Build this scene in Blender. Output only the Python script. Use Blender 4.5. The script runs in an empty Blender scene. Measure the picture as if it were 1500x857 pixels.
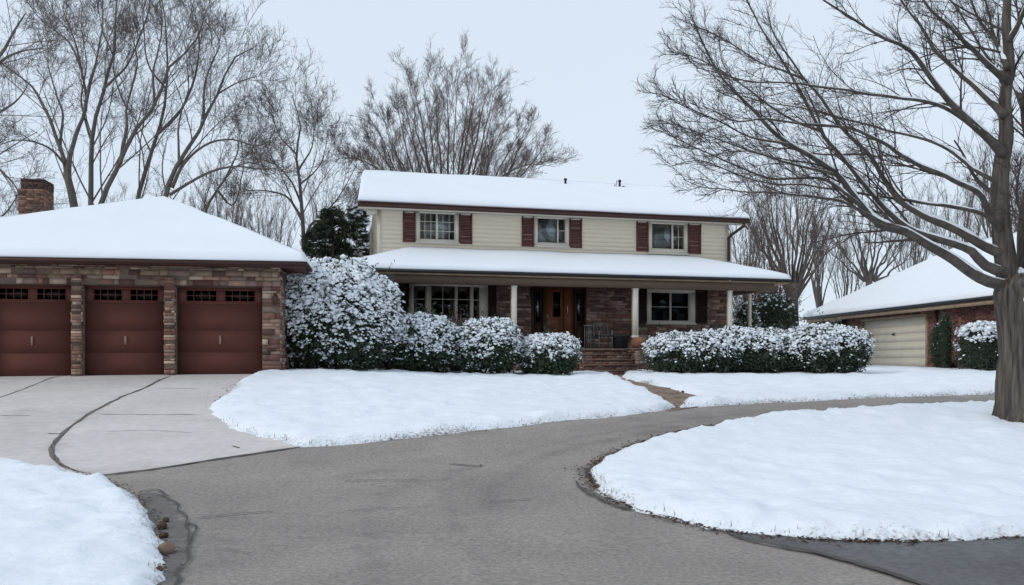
import bpy, math
import numpy as np
from mathutils import Vector, geometry

rng = np.random.default_rng(11)
SC = bpy.context.scene
COL = SC.collection
R = math.radians

# ---------------------------------------------------------------- camera model
F, HY, CX, EYE = 1300.0, 530.0, 750.0, 1.6      # survey scale of the site plan


def wx(px, d): return (px - CX) / F * d
def wz(py, d): return EYE + (HY - py) / F * d
def lin(r, g, b):
    f = lambda c: (c / 255 / 12.92) if c / 255 <= 0.04045 else ((c / 255 + 0.055) / 1.055) ** 2.4
    return (f(r), f(g), f(b))


# ---------------------------------------------------------------- numpy noise
def _hash(ix, iy, iz, seed):
    h = (ix * 374761393 + iy * 668265263 + iz * 2147483647 + seed * 974711) & 0xFFFFFFFF
    h = ((h ^ (h >> 13)) * 1274126177) & 0xFFFFFFFF
    h = (h ^ (h >> 16)) & 0xFFFFFFFF
    return h / 4294967295.0


def vnoise(p, seed=0):
    p = np.asarray(p, float)
    i = np.floor(p).astype(np.int64)
    f = p - i
    f = f * f * (3 - 2 * f)
    out = 0
    for dx in (0, 1):
        for dy in (0, 1):
            for dz in (0, 1):
                w = (f[:, 0] if dx else 1 - f[:, 0]) * (f[:, 1] if dy else 1 - f[:, 1]) * (f[:, 2] if dz else 1 - f[:, 2])
                out = out + w * _hash(i[:, 0] + dx, i[:, 1] + dy, i[:, 2] + dz, seed)
    return out * 2 - 1


def fbm(p, seed=0, oct=3):
    p = np.asarray(p, float)
    if p.shape[1] == 2:
        p = np.c_[p, np.zeros(len(p))]
    a, s, out = 1.0, 0.0, 0
    for k in range(oct):
        out = out + a * vnoise(p * 2 ** k + 17.3 * k, seed + k)
        s += a
        a *= 0.5
    return out / s


# ---------------------------------------------------------------- terrain
_g = np.arange(-120, 620, 0.1)


def _prof(tab):
    t = np.array(tab)
    z = np.interp(_g, t[:, 0], t[:, 1])
    k = np.hanning(17); k /= k.sum()
    return np.convolve(np.pad(z, 8, mode='edge'), k, 'valid')


_pl = _prof([(-120, -1.75), (0, -1.64), (6, -1.62), (8, -1.58), (10, -1.50), (12, -1.37), (14, -1.17), (16, -.93), (18, -.68),
             (20, -.42), (21.5, -.31), (24, -.30), (28, -.36), (40, -.22), (620, -.3)])
_pr = _prof([(-120, -1.75), (0, -1.64), (6, -1.62), (8, -1.58), (10, -1.49), (12, -1.30), (13.5, -1.11), (15, -.95), (17, -.84),
             (19, -.73), (22.5, -.55), (26, -.45), (30, -.38), (39, -.22), (620, -.3)])


def zt(x, y):
    x = np.asarray(x, float); y = np.asarray(y, float)
    t = np.clip((x + 6) / 7, 0, 1); t = t * t * (3 - 2 * t)
    return EYE + np.interp(y, _g, _pl) * (1 - t) + np.interp(y, _g, _pr) * t


def gp(px, py):
    """point of the terrain seen at a survey sight (px, py)"""
    ds = np.arange(2.0, 60, 0.02)
    f = zt(wx(px, ds), ds) - wz(py, ds)
    i = np.argmax(f > 0)
    return (wx(px, ds[i]), ds[i])


def poly(pts): return np.array([gp(*p) for p in pts])


def densify(P, step=0.15, closed=False):
    out = []
    n = len(P)
    for i in range(n if closed else n - 1):
        a, b = P[i], P[(i + 1) % n]
        k = max(1, int(np.linalg.norm(b - a) / step))
        for j in range(k):
            out.append(a + (b - a) * j / k)
    if not closed:
        out.append(P[-1])
    return np.array(out)


def smooth_line(P, n=60):
    """Catmull-Rom through the points"""
    P = np.asarray(P, float)
    Q = np.vstack([2 * P[0] - P[1], P, 2 * P[-1] - P[-2]])
    d = np.r_[0, np.cumsum(np.linalg.norm(np.diff(P, axis=0), axis=1))]
    ts = np.linspace(0, d[-1], n)
    idx = np.clip(np.searchsorted(d, ts, 'right') - 1, 0, len(P) - 2)
    t = ((ts - d[idx]) / np.maximum(d[idx + 1] - d[idx], 1e-9))[:, None]
    a, b, c, e = Q[idx], Q[idx + 1], Q[idx + 2], Q[idx + 3]
    return 0.5 * (2 * b + (c - a) * t + (2 * a - 5 * b + 4 * c - e) * t ** 2 + (3 * b - a - 3 * c + e) * t ** 3)


def seg_dist(p, L):
    """distance of points p (N,2) to polyline L (M,2)"""
    best = np.full(len(p), 1e9)
    for a, b in zip(L[:-1], L[1:]):
        ab = b - a
        t = np.clip(((p - a) @ ab) / max(ab @ ab, 1e-12), 0, 1)
        q = a + t[:, None] * ab
        best = np.minimum(best, np.hypot(*(p - q).T))
    return best


def in_poly(p, P):
    x, y = p[:, 0], p[:, 1]
    c = np.zeros(len(p), bool)
    j = len(P) - 1
    for i in range(len(P)):
        yi, yj = P[i, 1], P[j, 1]
        if yi != yj:
            m = ((yi > y) != (yj > y)) & (x < (P[j, 0] - P[i, 0]) * (y - yi) / (yj - yi) + P[i, 0])
            c ^= m
        j = i
    return c


# ---------------------------------------------------------------- object helpers
def tag(o, label=None, cat=None, group=None, kind=None):
    if label: o['label'] = label
    if cat: o['category'] = cat
    if group: o['group'] = group
    if kind: o['kind'] = kind
    return o


def empty(name, loc, rz=0.0):
    o = bpy.data.objects.new(name, None)
    COL.objects.link(o)
    o.location = loc; o.rotation_euler = (0, 0, rz)
    o.empty_display_size = 0.3
    return o


def link(name, V, faces, m, parent=None, smooth=False, attrs=None):
    """faces: list of tuples, or an (N,k) int array"""
    me = bpy.data.meshes.new(name)
    V = np.asarray(V, np.float32)
    if isinstance(faces, np.ndarray):
        faces = [faces]
    elif faces and isinstance(faces, list) and isinstance(faces[0], np.ndarray):
        pass
    else:
        by = {}
        for f in faces: by.setdefault(len(f), []).append(f)
        faces = [np.array(v, np.int32) for v in by.values()]
    faces = [f.astype(np.int32) for f in faces if len(f)]
    me.vertices.add(len(V)); me.vertices.foreach_set('co', V.ravel())
    nl = sum(f.size for f in faces); npoly = sum(len(f) for f in faces)
    me.loops.add(nl); me.loops.foreach_set('vertex_index', np.concatenate([f.ravel() for f in faces]))
    me.polygons.add(npoly)
    tot = np.concatenate([np.full(len(f), f.shape[1], np.int32) for f in faces])
    st = np.r_[0, np.cumsum(tot)[:-1]].astype(np.int32)
    me.polygons.foreach_set('loop_start', st)
    try: me.polygons.foreach_set('loop_total', tot)
    except Exception: pass
    if smooth: me.polygons.foreach_set('use_smooth', np.ones(npoly, bool))
    me.update(calc_edges=True)
    me.validate()
    for an, (kind, data) in (attrs or {}).items():
        if kind == 'F':
            a = me.attributes.new(an, 'FLOAT', 'POINT'); a.data.foreach_set('value', np.asarray(data, np.float32))
        else:
            a = me.attributes.new(an, 'FLOAT_COLOR', 'POINT')
            d = np.ones((len(V), 4), np.float32); d[:, :3] = data
            a.data.foreach_set('color', d.ravel())
    if m: me.materials.append(m)
    o = bpy.data.objects.new(name, me)
    COL.objects.link(o)
    if parent: o.parent = parent
    return o


class MB:
    def __init__(s): s.v, s.f, s.c = [], [], []
    def add(s, v, f, c=None):
        n = len(s.v); s.v += [tuple(a) for a in v]; s.f += [tuple(i + n for i in q) for q in f]
        s.c += [c or (1, 1, 1)] * len(v)
        return s
    def box(s, x0, x1, y0, y1, z0, z1, c=None):
        x0, x1 = min(x0, x1), max(x0, x1); y0, y1 = min(y0, y1), max(y0, y1); z0, z1 = min(z0, z1), max(z0, z1)
        v = [(x0, y0, z0), (x1, y0, z0), (x1, y1, z0), (x0, y1, z0), (x0, y0, z1), (x1, y0, z1), (x1, y1, z1), (x0, y1, z1)]
        return s.add(v, [(0, 3, 2, 1), (4, 5, 6, 7), (0, 1, 5, 4), (1, 2, 6, 5), (2, 3, 7, 6), (3, 0, 4, 7)], c)
    def ring(s, x0, x1, z0, z1, w, y0, y1):
        """rectangular frame in the xz plane"""
        s.box(x0, x1, y0, y1, z1 - w, z1); s.box(x0, x1, y0, y1, z0, z0 + w)
        s.box(x0, x0 + w, y0, y1, z0 + w, z1 - w); s.box(x1 - w, x1, y0, y1, z0 + w, z1 - w)
        return s
    def tube(s, pts, r, k=8):
        V, Fc = tubes(np.array([pts], float), np.full((1, len(pts)), r) if np.isscalar(r) else np.array([r]), k, cap=True)
        return s.add([tuple(a) for a in V], [tuple(int(i) for i in q) for f in Fc for q in f])
    def lathe(s, prof, cx=0, cy=0, k=16):
        n0 = []
        v = [(cx + r * math.cos(2 * math.pi * j / k), cy + r * math.sin(2 * math.pi * j / k), z) for r, z in prof for j in range(k)]
        f = [(i * k + j, i * k + (j + 1) % k, (i + 1) * k + (j + 1) % k, (i + 1) * k + j) for i in range(len(prof) - 1) for j in range(k)]
        f += [tuple(range(k))[::-1], tuple(range((len(prof) - 1) * k, len(prof) * k))]
        return s.add(v, f)
    def build(s, name, m, parent=None, smooth=False, col=False):
        return link(name, s.v, s.f, m, parent, smooth, {'tint': ('C', np.array(s.c))} if col else None)


def tubes(P, Rr, k=3, cap=False):
    """P (N,m,3), Rr (N,m) -> verts, [faces]"""
    N, m, _ = P.shape
    T = np.gradient(P, axis=1)
    T /= np.maximum(np.linalg.norm(T, axis=2, keepdims=True), 1e-9)
    mean = P[:, -1] - P[:, 0]
    ref = np.where(np.abs(mean[:, 2:3]) < 0.8 * np.linalg.norm(mean, axis=1, keepdims=True), np.array([[0, 0, 1.0]]), np.array([[1.0, 0.13, 0]]))
    A = np.cross(T, ref[:, None, :]); A /= np.maximum(np.linalg.norm(A, axis=2, keepdims=True), 1e-9)
    B = np.cross(T, A)
    ang = np.arange(k) * 2 * math.pi / k
    V = P[:, :, None, :] + Rr[:, :, None, None] * (A[:, :, None, :] * np.cos(ang)[None, None, :, None] + B[:, :, None, :] * np.sin(ang)[None, None, :, None])
    idx = np.arange(N * m * k).reshape(N, m, k)
    a = idx[:, :-1]; b = np.roll(a, -1, 2); d = idx[:, 1:]; c = np.roll(d, -1, 2)
    Q = np.stack([a, b, c, d], -1).reshape(-1, 4)
    fs = [Q]
    if cap:
        fs.append(idx[:, 0, ::-1].reshape(-1, k)); fs.append(idx[:, -1].reshape(-1, k))
    return V.reshape(-1, 3), fs


# ---------------------------------------------------------------- materials
def mat(name, color, rough=0.8, var=0.2, scale=6.0, bump=0.0, bscale=40.0, attr=None, spec=0.3, detail=5.0, stretch=None, metal=0.0, big=None):
    m = bpy.data.materials.new(name); m.use_nodes = True
    nt = m.node_tree; N, L = nt.nodes, nt.links
    b = N['Principled BSDF']
    b.inputs['Roughness'].default_value = rough
    b.inputs['Metallic'].default_value = metal
    b.inputs['Specular IOR Level'].default_value = spec
    tc = N.new('ShaderNodeTexCoord')
    src = tc.outputs['Object']
    if stretch:
        mp = N.new('ShaderNodeMapping'); mp.inputs['Scale'].default_value = stretch
        L.new(src, mp.inputs['Vector']); src = mp.outputs['Vector']
    nz = N.new('ShaderNodeTexNoise'); nz.inputs['Scale'].default_value = scale; nz.inputs['Detail'].default_value = detail
    L.new(src, nz.inputs['Vector'])
    mr = N.new('ShaderNodeMapRange')
    mr.inputs['From Min'].default_value = 0.25; mr.inputs['From Max'].default_value = 0.75
    mr.inputs['To Min'].default_value = 1 - var; mr.inputs['To Max'].default_value = 1 + var
    L.new(nz.outputs['Fac'], mr.inputs['Value'])
    mx = N.new('ShaderNodeMix'); mx.data_type = 'RGBA'; mx.blend_type = 'MULTIPLY'; mx.inputs['Factor'].default_value = 1
    if attr:
        at = N.new('ShaderNodeAttribute'); at.attribute_name = attr
        L.new(at.outputs['Color'], mx.inputs['A'])
    else:
        mx.inputs['A'].default_value = (*color, 1)
    fac = mr.outputs['Result']
    if big:                                  # broad worn patches: (scale, amount)
        n3 = N.new('ShaderNodeTexNoise'); n3.inputs['Scale'].default_value = big[0]; n3.inputs['Detail'].default_value = 5; n3.inputs['Distortion'].default_value = .6
        L.new(src, n3.inputs['Vector'])
        m3 = N.new('ShaderNodeMapRange'); m3.inputs['From Min'].default_value = .3; m3.inputs['From Max'].default_value = .7
        m3.inputs['To Min'].default_value = 1 - big[1]; m3.inputs['To Max'].default_value = 1 + big[1]
        L.new(n3.outputs['Fac'], m3.inputs['Value'])
        mm = N.new('ShaderNodeMath'); mm.operation = 'MULTIPLY'; L.new(fac, mm.inputs[0]); L.new(m3.outputs['Result'], mm.inputs[1]); fac = mm.outputs[0]
    L.new(fac, mx.inputs['B'])
    L.new(mx.outputs['Result'], b.inputs['Base Color'])
    if bump:
        n2 = N.new('ShaderNodeTexNoise'); n2.inputs['Scale'].default_value = bscale; n2.inputs['Detail'].default_value = 6
        L.new(src, n2.inputs['Vector'])
        bp = N.new('ShaderNodeBump'); bp.inputs['Strength'].default_value = bump; bp.inputs['Distance'].default_value = 0.02
        L.new(n2.outputs['Fac'], bp.inputs['Height']); L.new(bp.outputs['Normal'], b.inputs['Normal'])
    return m


def mask_mix(m, attr, color, nscale=30.0, lo=0.35, hi=0.65, amount=1.0):
    """blend another colour over a material where a stored mesh attribute, broken up by noise, is high"""
    nt = m.node_tree; N, L = nt.nodes, nt.links
    b = N['Principled BSDF']
    old = b.inputs['Base Color'].links[0].from_socket
    at = N.new('ShaderNodeAttribute'); at.attribute_name = attr
    tc = N.new('ShaderNodeTexCoord')
    nz = N.new('ShaderNodeTexNoise'); nz.inputs['Scale'].default_value = nscale; nz.inputs['Detail'].default_value = 6
    L.new(tc.outputs['Object'], nz.inputs['Vector'])
    ad = N.new('ShaderNodeMath'); ad.operation = 'ADD'
    L.new(at.outputs['Fac'], ad.inputs[0]); L.new(nz.outputs['Fac'], ad.inputs[1])
    mr = N.new('ShaderNodeMapRange'); mr.interpolation_type = 'SMOOTHSTEP'
    mr.inputs['From Min'].default_value = 0.5 + lo; mr.inputs['From Max'].default_value = 0.5 + hi
    mr.inputs['To Max'].default_value = amount
    L.new(ad.outputs[0], mr.inputs['Value'])
    mx = N.new('ShaderNodeMix'); mx.data_type = 'RGBA'
    L.new(mr.outputs['Result'], mx.inputs['Factor']); L.new(old, mx.inputs['A']); mx.inputs['B'].default_value = (*color, 1)
    L.new(mx.outputs['Result'], b.inputs['Base Color'])
    return m


def snow_on_top(m, lo=0.55, hi=0.8, nscale=4.0):
    """a thin real snow film lying on upward faces, patchy"""
    nt = m.node_tree; N, L = nt.nodes, nt.links
    b = N['Principled BSDF']
    old = b.inputs['Base Color'].links[0].from_socket
    g = N.new('ShaderNodeNewGeometry'); sp = N.new('ShaderNodeSeparateXYZ'); L.new(g.outputs['Normal'], sp.inputs[0])
    nz = N.new('ShaderNodeTexNoise'); nz.inputs['Scale'].default_value = nscale; nz.inputs['Detail'].default_value = 4
    L.new(g.outputs['Position'], nz.inputs['Vector'])
    ad = N.new('ShaderNodeMath'); ad.operation = 'MULTIPLY_ADD'; ad.inputs[1].default_value = 0.9; 
    L.new(nz.outputs['Fac'], ad.inputs[0]); L.new(sp.outputs['Z'], ad.inputs[2])
    mr = N.new('ShaderNodeMapRange'); mr.inputs['From Min'].default_value = lo + .45; mr.inputs['From Max'].default_value = hi + .45
    L.new(ad.outputs[0], mr.inputs['Value'])
    mx = N.new('ShaderNodeMix'); mx.data_type = 'RGBA'
    L.new(mr.outputs['Result'], mx.inputs['Factor']); L.new(old, mx.inputs['A']); mx.inputs['B'].default_value = (.83, .86, .9, 1)
    L.new(mx.outputs['Result'], b.inputs['Base Color'])
    return m


def glass_mat(name, tint, refl=1.0):
    m = bpy.data.materials.new(name); m.use_nodes = True
    nt = m.node_tree; N, L = nt.nodes, nt.links
    N.remove(N['Principled BSDF'])
    out = N['Material Output']
    tr = N.new('ShaderNodeBsdfTransparent'); tr.inputs['Color'].default_value = (*tint, 1)
    gl = N.new('ShaderNodeBsdfGlossy'); gl.inputs['Roughness'].default_value = 0.03
    fr = N.new('ShaderNodeFresnel'); fr.inputs['IOR'].default_value = 1.6
    ml = N.new('ShaderNodeMath'); ml.operation = 'MULTIPLY'; ml.inputs[1].default_value = refl; ml.use_clamp = True
    L.new(fr.outputs[0], ml.inputs[0])
    mx = N.new('ShaderNodeMixShader')
    L.new(ml.outputs[0], mx.inputs['Fac']); L.new(tr.outputs[0], mx.inputs[1]); L.new(gl.outputs[0], mx.inputs[2])
    L.new(mx.outputs[0], out.inputs['Surface'])
    return m


M = {}
M['snow'] = mat('snow', (.84, .86, .88), .65, .03, 1.2, .35, 9, spec=.2)
M['roof_snow'] = mat('roof_snow', (.83, .86, .90), .65, .015, .8, .10, 3, spec=.2)
M['clump_snow'] = mat('clump_snow', (.82, .85, .88), .7, .05, 6, .2, 30, spec=.2)
M['ground'] = mat('ground_snow', (.81, .845, .89), .7, .04, .7, .3, 6, spec=.2)
M['lawn'] = mask_mix(mat('lawn_snow', (.81, .845, .89), .65, .04, 1.4, .9, 11, spec=.2), 'dirt', (.16, .125, .095), 26, .30, .75, .85)
M['asphalt'] = mask_mix(mask_mix(mat('asphalt', (.285, .254, .230), .85, .30, 24, .7, 45, detail=12, big=(.55, .14)), 'stain', (.095, .085, .078), 2.2, .12, 1.1, .7),
                        'wet', (.105, .098, .097), 5, .2, .75, .7)
M['dark_asphalt'] = mat('dark_asphalt', (.125, .122, .124), .7, .3, 16, .5, 60, detail=10, big=(.8, .2))
M['concrete'] = mask_mix(mat('concrete', (.575, .535, .515), .85, .10, 7, .25, 70, detail=12, big=(.5, .10)), 'stain', (.25, .22, .205), 2.0, .15, 1.0, .7)
M['crack'] = mat('crack_tar', (.085, .078, .074), .9, .3, 9)
M['soil'] = mat('soil', (.075, .05, .035), .95, .4, 14, .6, 50)
M['flagstone'] = mat('flagstone', (.235, .17, .13), .9, .35, 5, .6, 22)
M['brick'] = mat('brick', (1, 1, 1), .9, .16, 14, .5, 60, attr='tint')
M['siding'] = mat('cream_siding', (.67, .585, .465), .6, .05, 2.0, .06, 30, stretch=(1, 1, 6))
M['cream_trim'] = mat('cream_trim', (.60, .55, .46), .6, .05, 3, .05, 30)
M['post_paint'] = mat('post_paint', (.70, .64, .54), .55, .06, 4, .05, 30)
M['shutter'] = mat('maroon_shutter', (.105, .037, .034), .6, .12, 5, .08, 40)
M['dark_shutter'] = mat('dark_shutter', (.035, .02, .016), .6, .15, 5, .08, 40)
M['brown_trim'] = mat('brown_trim', (.060, .026, .020), .55, .15, 4, .1, 30)
M['fascia'] = mat('brown_fascia', (.135, .092, .065), .65, .15, 3, .1, 30, stretch=(1, 4, 8))
M['tan_fascia'] = mat('tan_fascia', (.33, .24, .165), .7, .25, 3, .1, 30)
M['door_brown'] = mat('garage_door_paint', (.108, .037, .027), .85, .10, 1.8, .08, 25)
M['door_wood'] = mat('door_wood', (.20, .075, .035), .5, .25, 5, .1, 30, stretch=(6, 6, .7))
M['dark_wood'] = mat('dark_wood', (.06, .03, .02), .6, .25, 5, .1, 30, stretch=(6, 6, .7))
M['cream_door'] = mat('cream_door', (.64, .585, .48), .6, .06, 2, .06, 25)
M['shingle'] = mat('shingle', (.07, .055, .05), .95, .3, 10, .4, 40)
M['metal'] = mat('bright_metal', (.5, .45, .38), .35, .1, 8, metal=.9)
M['white_metal'] = mat('white_metal', (.30, .29, .28), .5, .1, 8)
M['bronze'] = mat('bronze_handle', (.28, .19, .14), .5, .2, 8)
M['old_iron'] = mat('old_iron', (.16, .155, .15), .6, .2, 8)
M['black'] = mat('black_metal', (.02, .02, .022), .5, .2, 8)
M['curtain'] = mat('sheer_curtain', (.72, .74, .78), .9, .15, 7, stretch=(5, 5, .5))
M['interior'] = mat('interior_paint', (.16, .16, .17), .9, .2, 1.2)
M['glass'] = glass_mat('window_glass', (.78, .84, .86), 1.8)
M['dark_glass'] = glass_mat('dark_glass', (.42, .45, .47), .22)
M['garage_glass'] = glass_mat('garage_glass', (.3, .32, .33), .25)
M['bark'] = mat('grey_bark', (.118, .100, .088), .95, .35, 9, .9, 22, stretch=(1, 1, .25))
M['bark_near'] = snow_on_top(mat('grooved_bark', (.092, .077, .065), .95, .8, 13, 1.0, 26, stretch=(1.3, 1.3, .13)), .66, .8, 3.0)
M['limb_bark'] = snow_on_top(mat('limb_bark', (.092, .077, .066), .95, .45, 7, .8, 30), .62, .8, 3.0)
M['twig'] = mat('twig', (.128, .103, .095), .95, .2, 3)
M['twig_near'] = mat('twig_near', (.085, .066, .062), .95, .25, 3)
M['twig_red'] = mat('reddish_twig', (.150, .110, .098), .95, .25, 3)
M['leaf'] = mat('dark_leaf', (.044, .060, .036), .6, .6, 9, spec=.3)
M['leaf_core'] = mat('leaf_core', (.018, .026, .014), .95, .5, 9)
M['conifer'] = mat('conifer_needle', (.042, .056, .034), .8, .5, 5)
M['brown_leaf'] = mat('brown_leaf', (.085, .046, .03), .9, .5, 7)
M['grass'] = mat('dead_grass', (.22, .16, .10), .9, .4, 5)
M['stone'] = mat('brown_stone', (.22, .15, .115), .9, .3, 6, .5, 25)
M['terracotta'] = mat('terracotta', (.23, .10, .06), .8, .25, 6, .2, 30)
M['pot'] = mat('dark_pot', (.018, .02, .022), .5, .2, 6)


def emit(name, c, s):
    m = bpy.data.materials.new(name); m.use_nodes = True
    b = m.node_tree.nodes['Principled BSDF']
    b.inputs['Base Color'].default_value = (*c, 1)
    b.inputs['Emission Color'].default_value = (*c, 1); b.inputs['Emission Strength'].default_value = s
    return m


M['lamp'] = emit('warm_lamp', (1, .72, .42), 3.0)
# ================================================================ ground, pavements, snow
A_edge = poly([(-700, 650), (-300, 664), (0, 677), (50, 686), (100, 694), (150, 707), (190, 723), (215, 745), (228, 770), (233, 800), (236, 830), (232, 857),
               (222, 905), (195, 1000), (150, 1120)])
A_poly = np.vstack([A_edge, [(-3.2, 0.5), (-4, -4), (-40, -4), (-40, 12.4)]])
B_road = poly([(385, 548.5), (352, 559), (336, 576), (316, 591), (307, 604), (313, 615), (335, 628), (370, 640), (410, 650), (440, 655.5), (480, 653), (560, 646), (650, 637),
               (730, 628), (800, 620), (880, 612), (940, 605), (990, 599)])
B_walk = poly([(990, 599), (975, 588), (955, 578), (936, 568), (905, 556), (884, 546)])
B_edge = np.vstack([B_road, B_walk[1:]])
B_poly = np.vstack([B_edge, [(B_edge[-1, 0], 31), (-9, 31), (-9, 22.5), (-5.9, 21.9)]])
C_walk = poly([(915, 543), (914, 555), (944, 562), (985, 571), (1022, 583), (1002, 591), (992, 599)])
C_road = poly([(992, 599), (1030, 597), (1100, 592), (1180, 588), (1260, 584), (1350, 581), (1450, 578), (1600, 575), (1900, 572)])
C_edge = np.vstack([C_walk, C_road[1:]])
C_poly = np.vstack([C_edge, [(30, 24), (30, 44), (B_edge[-1, 0] + .5, 44), (C_edge[0, 0], 30)]])
D_edge = poly([(1900, 588), (1600, 590), (1450, 594), (1350, 598), (1260, 603), (1180, 608), (1100, 616), (1040, 627), (985, 637), (945, 649), (918, 658), (884, 674), (865, 689),
               (866, 705), (880, 722), (910, 739), (960, 756), (1020, 771), (1090, 784), (1180, 792), (1280, 796), (1380, 795), (1500, 790), (1700, 780), (1900, 772)])
D_poly = D_edge
D_edge = smooth_line(D_edge, 120)
A_edge, B_edge, C_edge = smooth_line(A_edge, 90), smooth_line(B_edge, 140), smooth_line(C_edge, 120)


def grid(x0, x1, y0, y1, kx, step0, fac):
    ys = [y0]
    while ys[-1] < y1: ys.append(ys[-1] + max(step0, fac * abs(ys[-1])))
    xs = np.arange(x0, x1 + kx, kx)
    X, Y = np.meshgrid(xs, np.array(ys))
    n, m = X.shape
    i = np.arange(n * m).reshape(n, m)
    Q = np.stack([i[:-1, :-1], i[:-1, 1:], i[1:, 1:], i[1:, :-1]], -1).reshape(-1, 4)
    return np.c_[X.ravel(), Y.ravel()], Q


def keep(P, Q, mask, extra):
    Q = Q[mask[Q].all(1)]
    used = np.unique(Q)
    remap = np.full(len(P), -1); remap[used] = np.arange(len(used))
    return P[used], remap[Q], [e[used] for e in extra]


PATCHES = [(A_poly, A_edge), (B_poly, B_edge), (C_poly, C_edge), (D_poly, D_edge)]


def all_in(p):
    ins = np.zeros(len(p), bool); dist = np.full(len(p), 1e9)
    for P, E in PATCHES:
        ins |= in_poly(p, P); dist = np.minimum(dist, seg_dist(p, E))
    return ins, dist


# ground: one sheet to the horizon, snow covered; it dips a little below the pavements
def ground():
    xs = np.r_[-500, -300, -180, -110, -70, -50, np.arange(-40, 40.01, .25), 50, 70, 110, 180, 300, 500]
    ys = np.r_[-100, -50, -20, np.arange(-6, 46.01, .25), 50, 56, 64, 80, 110, 160, 240, 380, 600]
    X, Y = np.meshgrid(xs, ys); n, m = X.shape
    p = np.c_[X.ravel(), Y.ravel()]
    ins, d = all_in(p)
    near = (p[:, 1] < 24) & (np.abs(p[:, 0]) < 30)
    t = np.clip((d - .5) / .7, 0, 1)
    low = np.where(ins, 1 - t, np.where(near, 1.0, 1 - t))
    # under the buildings' forecourt of the garage
    z = zt(p[:, 0], p[:, 1]) + .085 - .15 * low
    i = np.arange(n * m).reshape(n, m)
    Q = np.stack([i[:-1, :-1], i[:-1, 1:], i[1:, 1:], i[1:, :-1]], -1).reshape(-1, 4)
    o = link('ground', np.c_[p, z], Q, M['ground'], smooth=True)
    tag(o, kind='structure')


ground()


def lawn(P, E, bb, kx, step0, fac, seed, name='lawn', H=.11):
    p, Q = grid(*bb, kx, step0, fac)
    d = seg_dist(p, E)
    sd = np.where(in_poly(p, P), d, -d)
    jag = .12 * fbm(p * 2.0, seed, 3) + .05 * fbm(p * 9, seed + 5, 2)
    s = sd + jag * np.clip(1.4 - sd, 0, 1)
    hh = H * (1 - np.exp(-np.clip(s, 0, None) / .14))
    edge = np.exp(-np.clip(s, 0, None) / .5)
    lum = np.abs(fbm(p * 5.5, seed + 9, 3))
    chunk = np.clip(vnoise(np.c_[p * 8.5, 0 * d], seed + 2), 0, 1) ** 1.5
    amp = .75 + .6 * fbm(p * .45, seed + 21, 2)
    lumps = .042 * fbm(p * 1.5, seed + 3, 3) + .058 * amp * fbm(p * 3.8, seed + 4, 4) + .045 * np.clip(vnoise(np.c_[p * 3.1, 0 * d], seed + 12), .15, 1) + edge * (.055 * chunk + .04 * lum)
    z = zt(*p.T) + np.where(s > 0, hh + lumps * np.clip(s / .10, 0, 1), np.clip(s * .9, -.12, 0))
    dirt = np.clip(.55 * np.exp(-np.clip(s, 0, None) / .22) + .16 * np.exp(-np.clip(s, 0, None) / 1.0) * (fbm(p * .9, seed + 6, 2) > .1), 0, 1)
    dirt = dirt * (0.75 + .45 * fbm(p * .8, seed + 8, 2))
    q, Qk, (zz, dd) = keep(p, Q, s > -.14, [z, dirt])
    o = link(name, np.c_[q, zz], Qk, M['lawn'], smooth=True, attrs={'dirt': ('F', dd)})
    return tag(o, kind='structure')


lawn(A_poly, A_edge, (-14, -1.2, 2.6, 13.2), .055, .05, .0055, 3)
lawn(B_poly, B_edge, (-8.5, 5, 11.5, 30), .08, .05, .0055, 23)
lawn(C_poly, C_edge, (2.2, 26, 14.8, 33), .10, .05, .006, 43)
lawn(D_poly, D_edge, (.3, 14, 6.3, 18), .055, .05, .0055, 63)


# road
def road():
    p, Q = grid(-13, 26, 1.2, 24, .11, .09, .008)
    ins, d = all_in(p)
    mk = ~ins | (d < .5)
    mk &= ~((p[:, 0] < -3.8) & (p[:, 1] > 17))
    st = np.zeros(len(p)); wet = np.zeros(len(p))
    for pts, w, a in [([(760, 900), (720, 850), (684, 800), (660, 750), (652, 715), (662, 694), (700, 683), (790, 655), (880, 636), (980, 619), (1120, 603)], .13, .42),
                      ([(560, 900), (545, 830), (548, 770), (565, 730), (610, 700)], .20, .45),
                      ([(720, 780), (718, 730), (740, 700), (800, 668), (890, 645), (990, 626)], .18, .45),
                      ([(450, 680), (560, 664), (700, 648), (830, 630), (950, 613), (1150, 596), (1500, 583)], .35, .28),
                      ([(330, 900), (320, 800), (345, 740), (420, 710), (560, 690)], .30, .34),
                      ([(640, 857), (600, 800), (585, 760)], .07, .3), ([(850, 720), (760, 740), (700, 745)], .3, .22),
                      ([(900, 800), (1000, 820), (1150, 857)], .3, .15)]:
        L = smooth_line(poly(pts), 70)
        dd = seg_dist(p + .05 * np.c_[fbm(p * 2, 1), fbm(p * 2, 2)], L)
        st = np.maximum(st, a * np.exp(-(dd / w) ** 2))
    st = st + .18 * fbm(p * .55, 77, 3)
    Ledge = smooth_line(poly([(215, 722), (245, 728), (262, 745), (277, 780), (276, 815), (262, 857)]), 40)
    reg = poly([(195, 722), (215, 722), (245, 728), (262, 745), (277, 780), (276, 815), (262, 870), (200, 880)])
    wet = np.where(in_poly(p, reg), .75, .45 * np.exp(-(seg_dist(p, Ledge) / .10) ** 2))
    wet = np.maximum(wet, .55 * np.exp(-(seg_dist(p, D_edge) / .16) ** 2))
    wet = np.maximum(wet, .40 * np.exp(-(seg_dist(p, B_edge) / .12) ** 2))
    z = zt(*p.T) + .006 * fbm(p * 1.2, 5, 2)
    q, Qk, (zz, a, b) = keep(p, Q, mk, [z, st, wet])
    return tag(link('road', np.c_[q, zz], Qk, M['asphalt'], smooth=True, attrs={'stain': ('F', a), 'wet': ('F', b)}), kind='structure')


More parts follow.
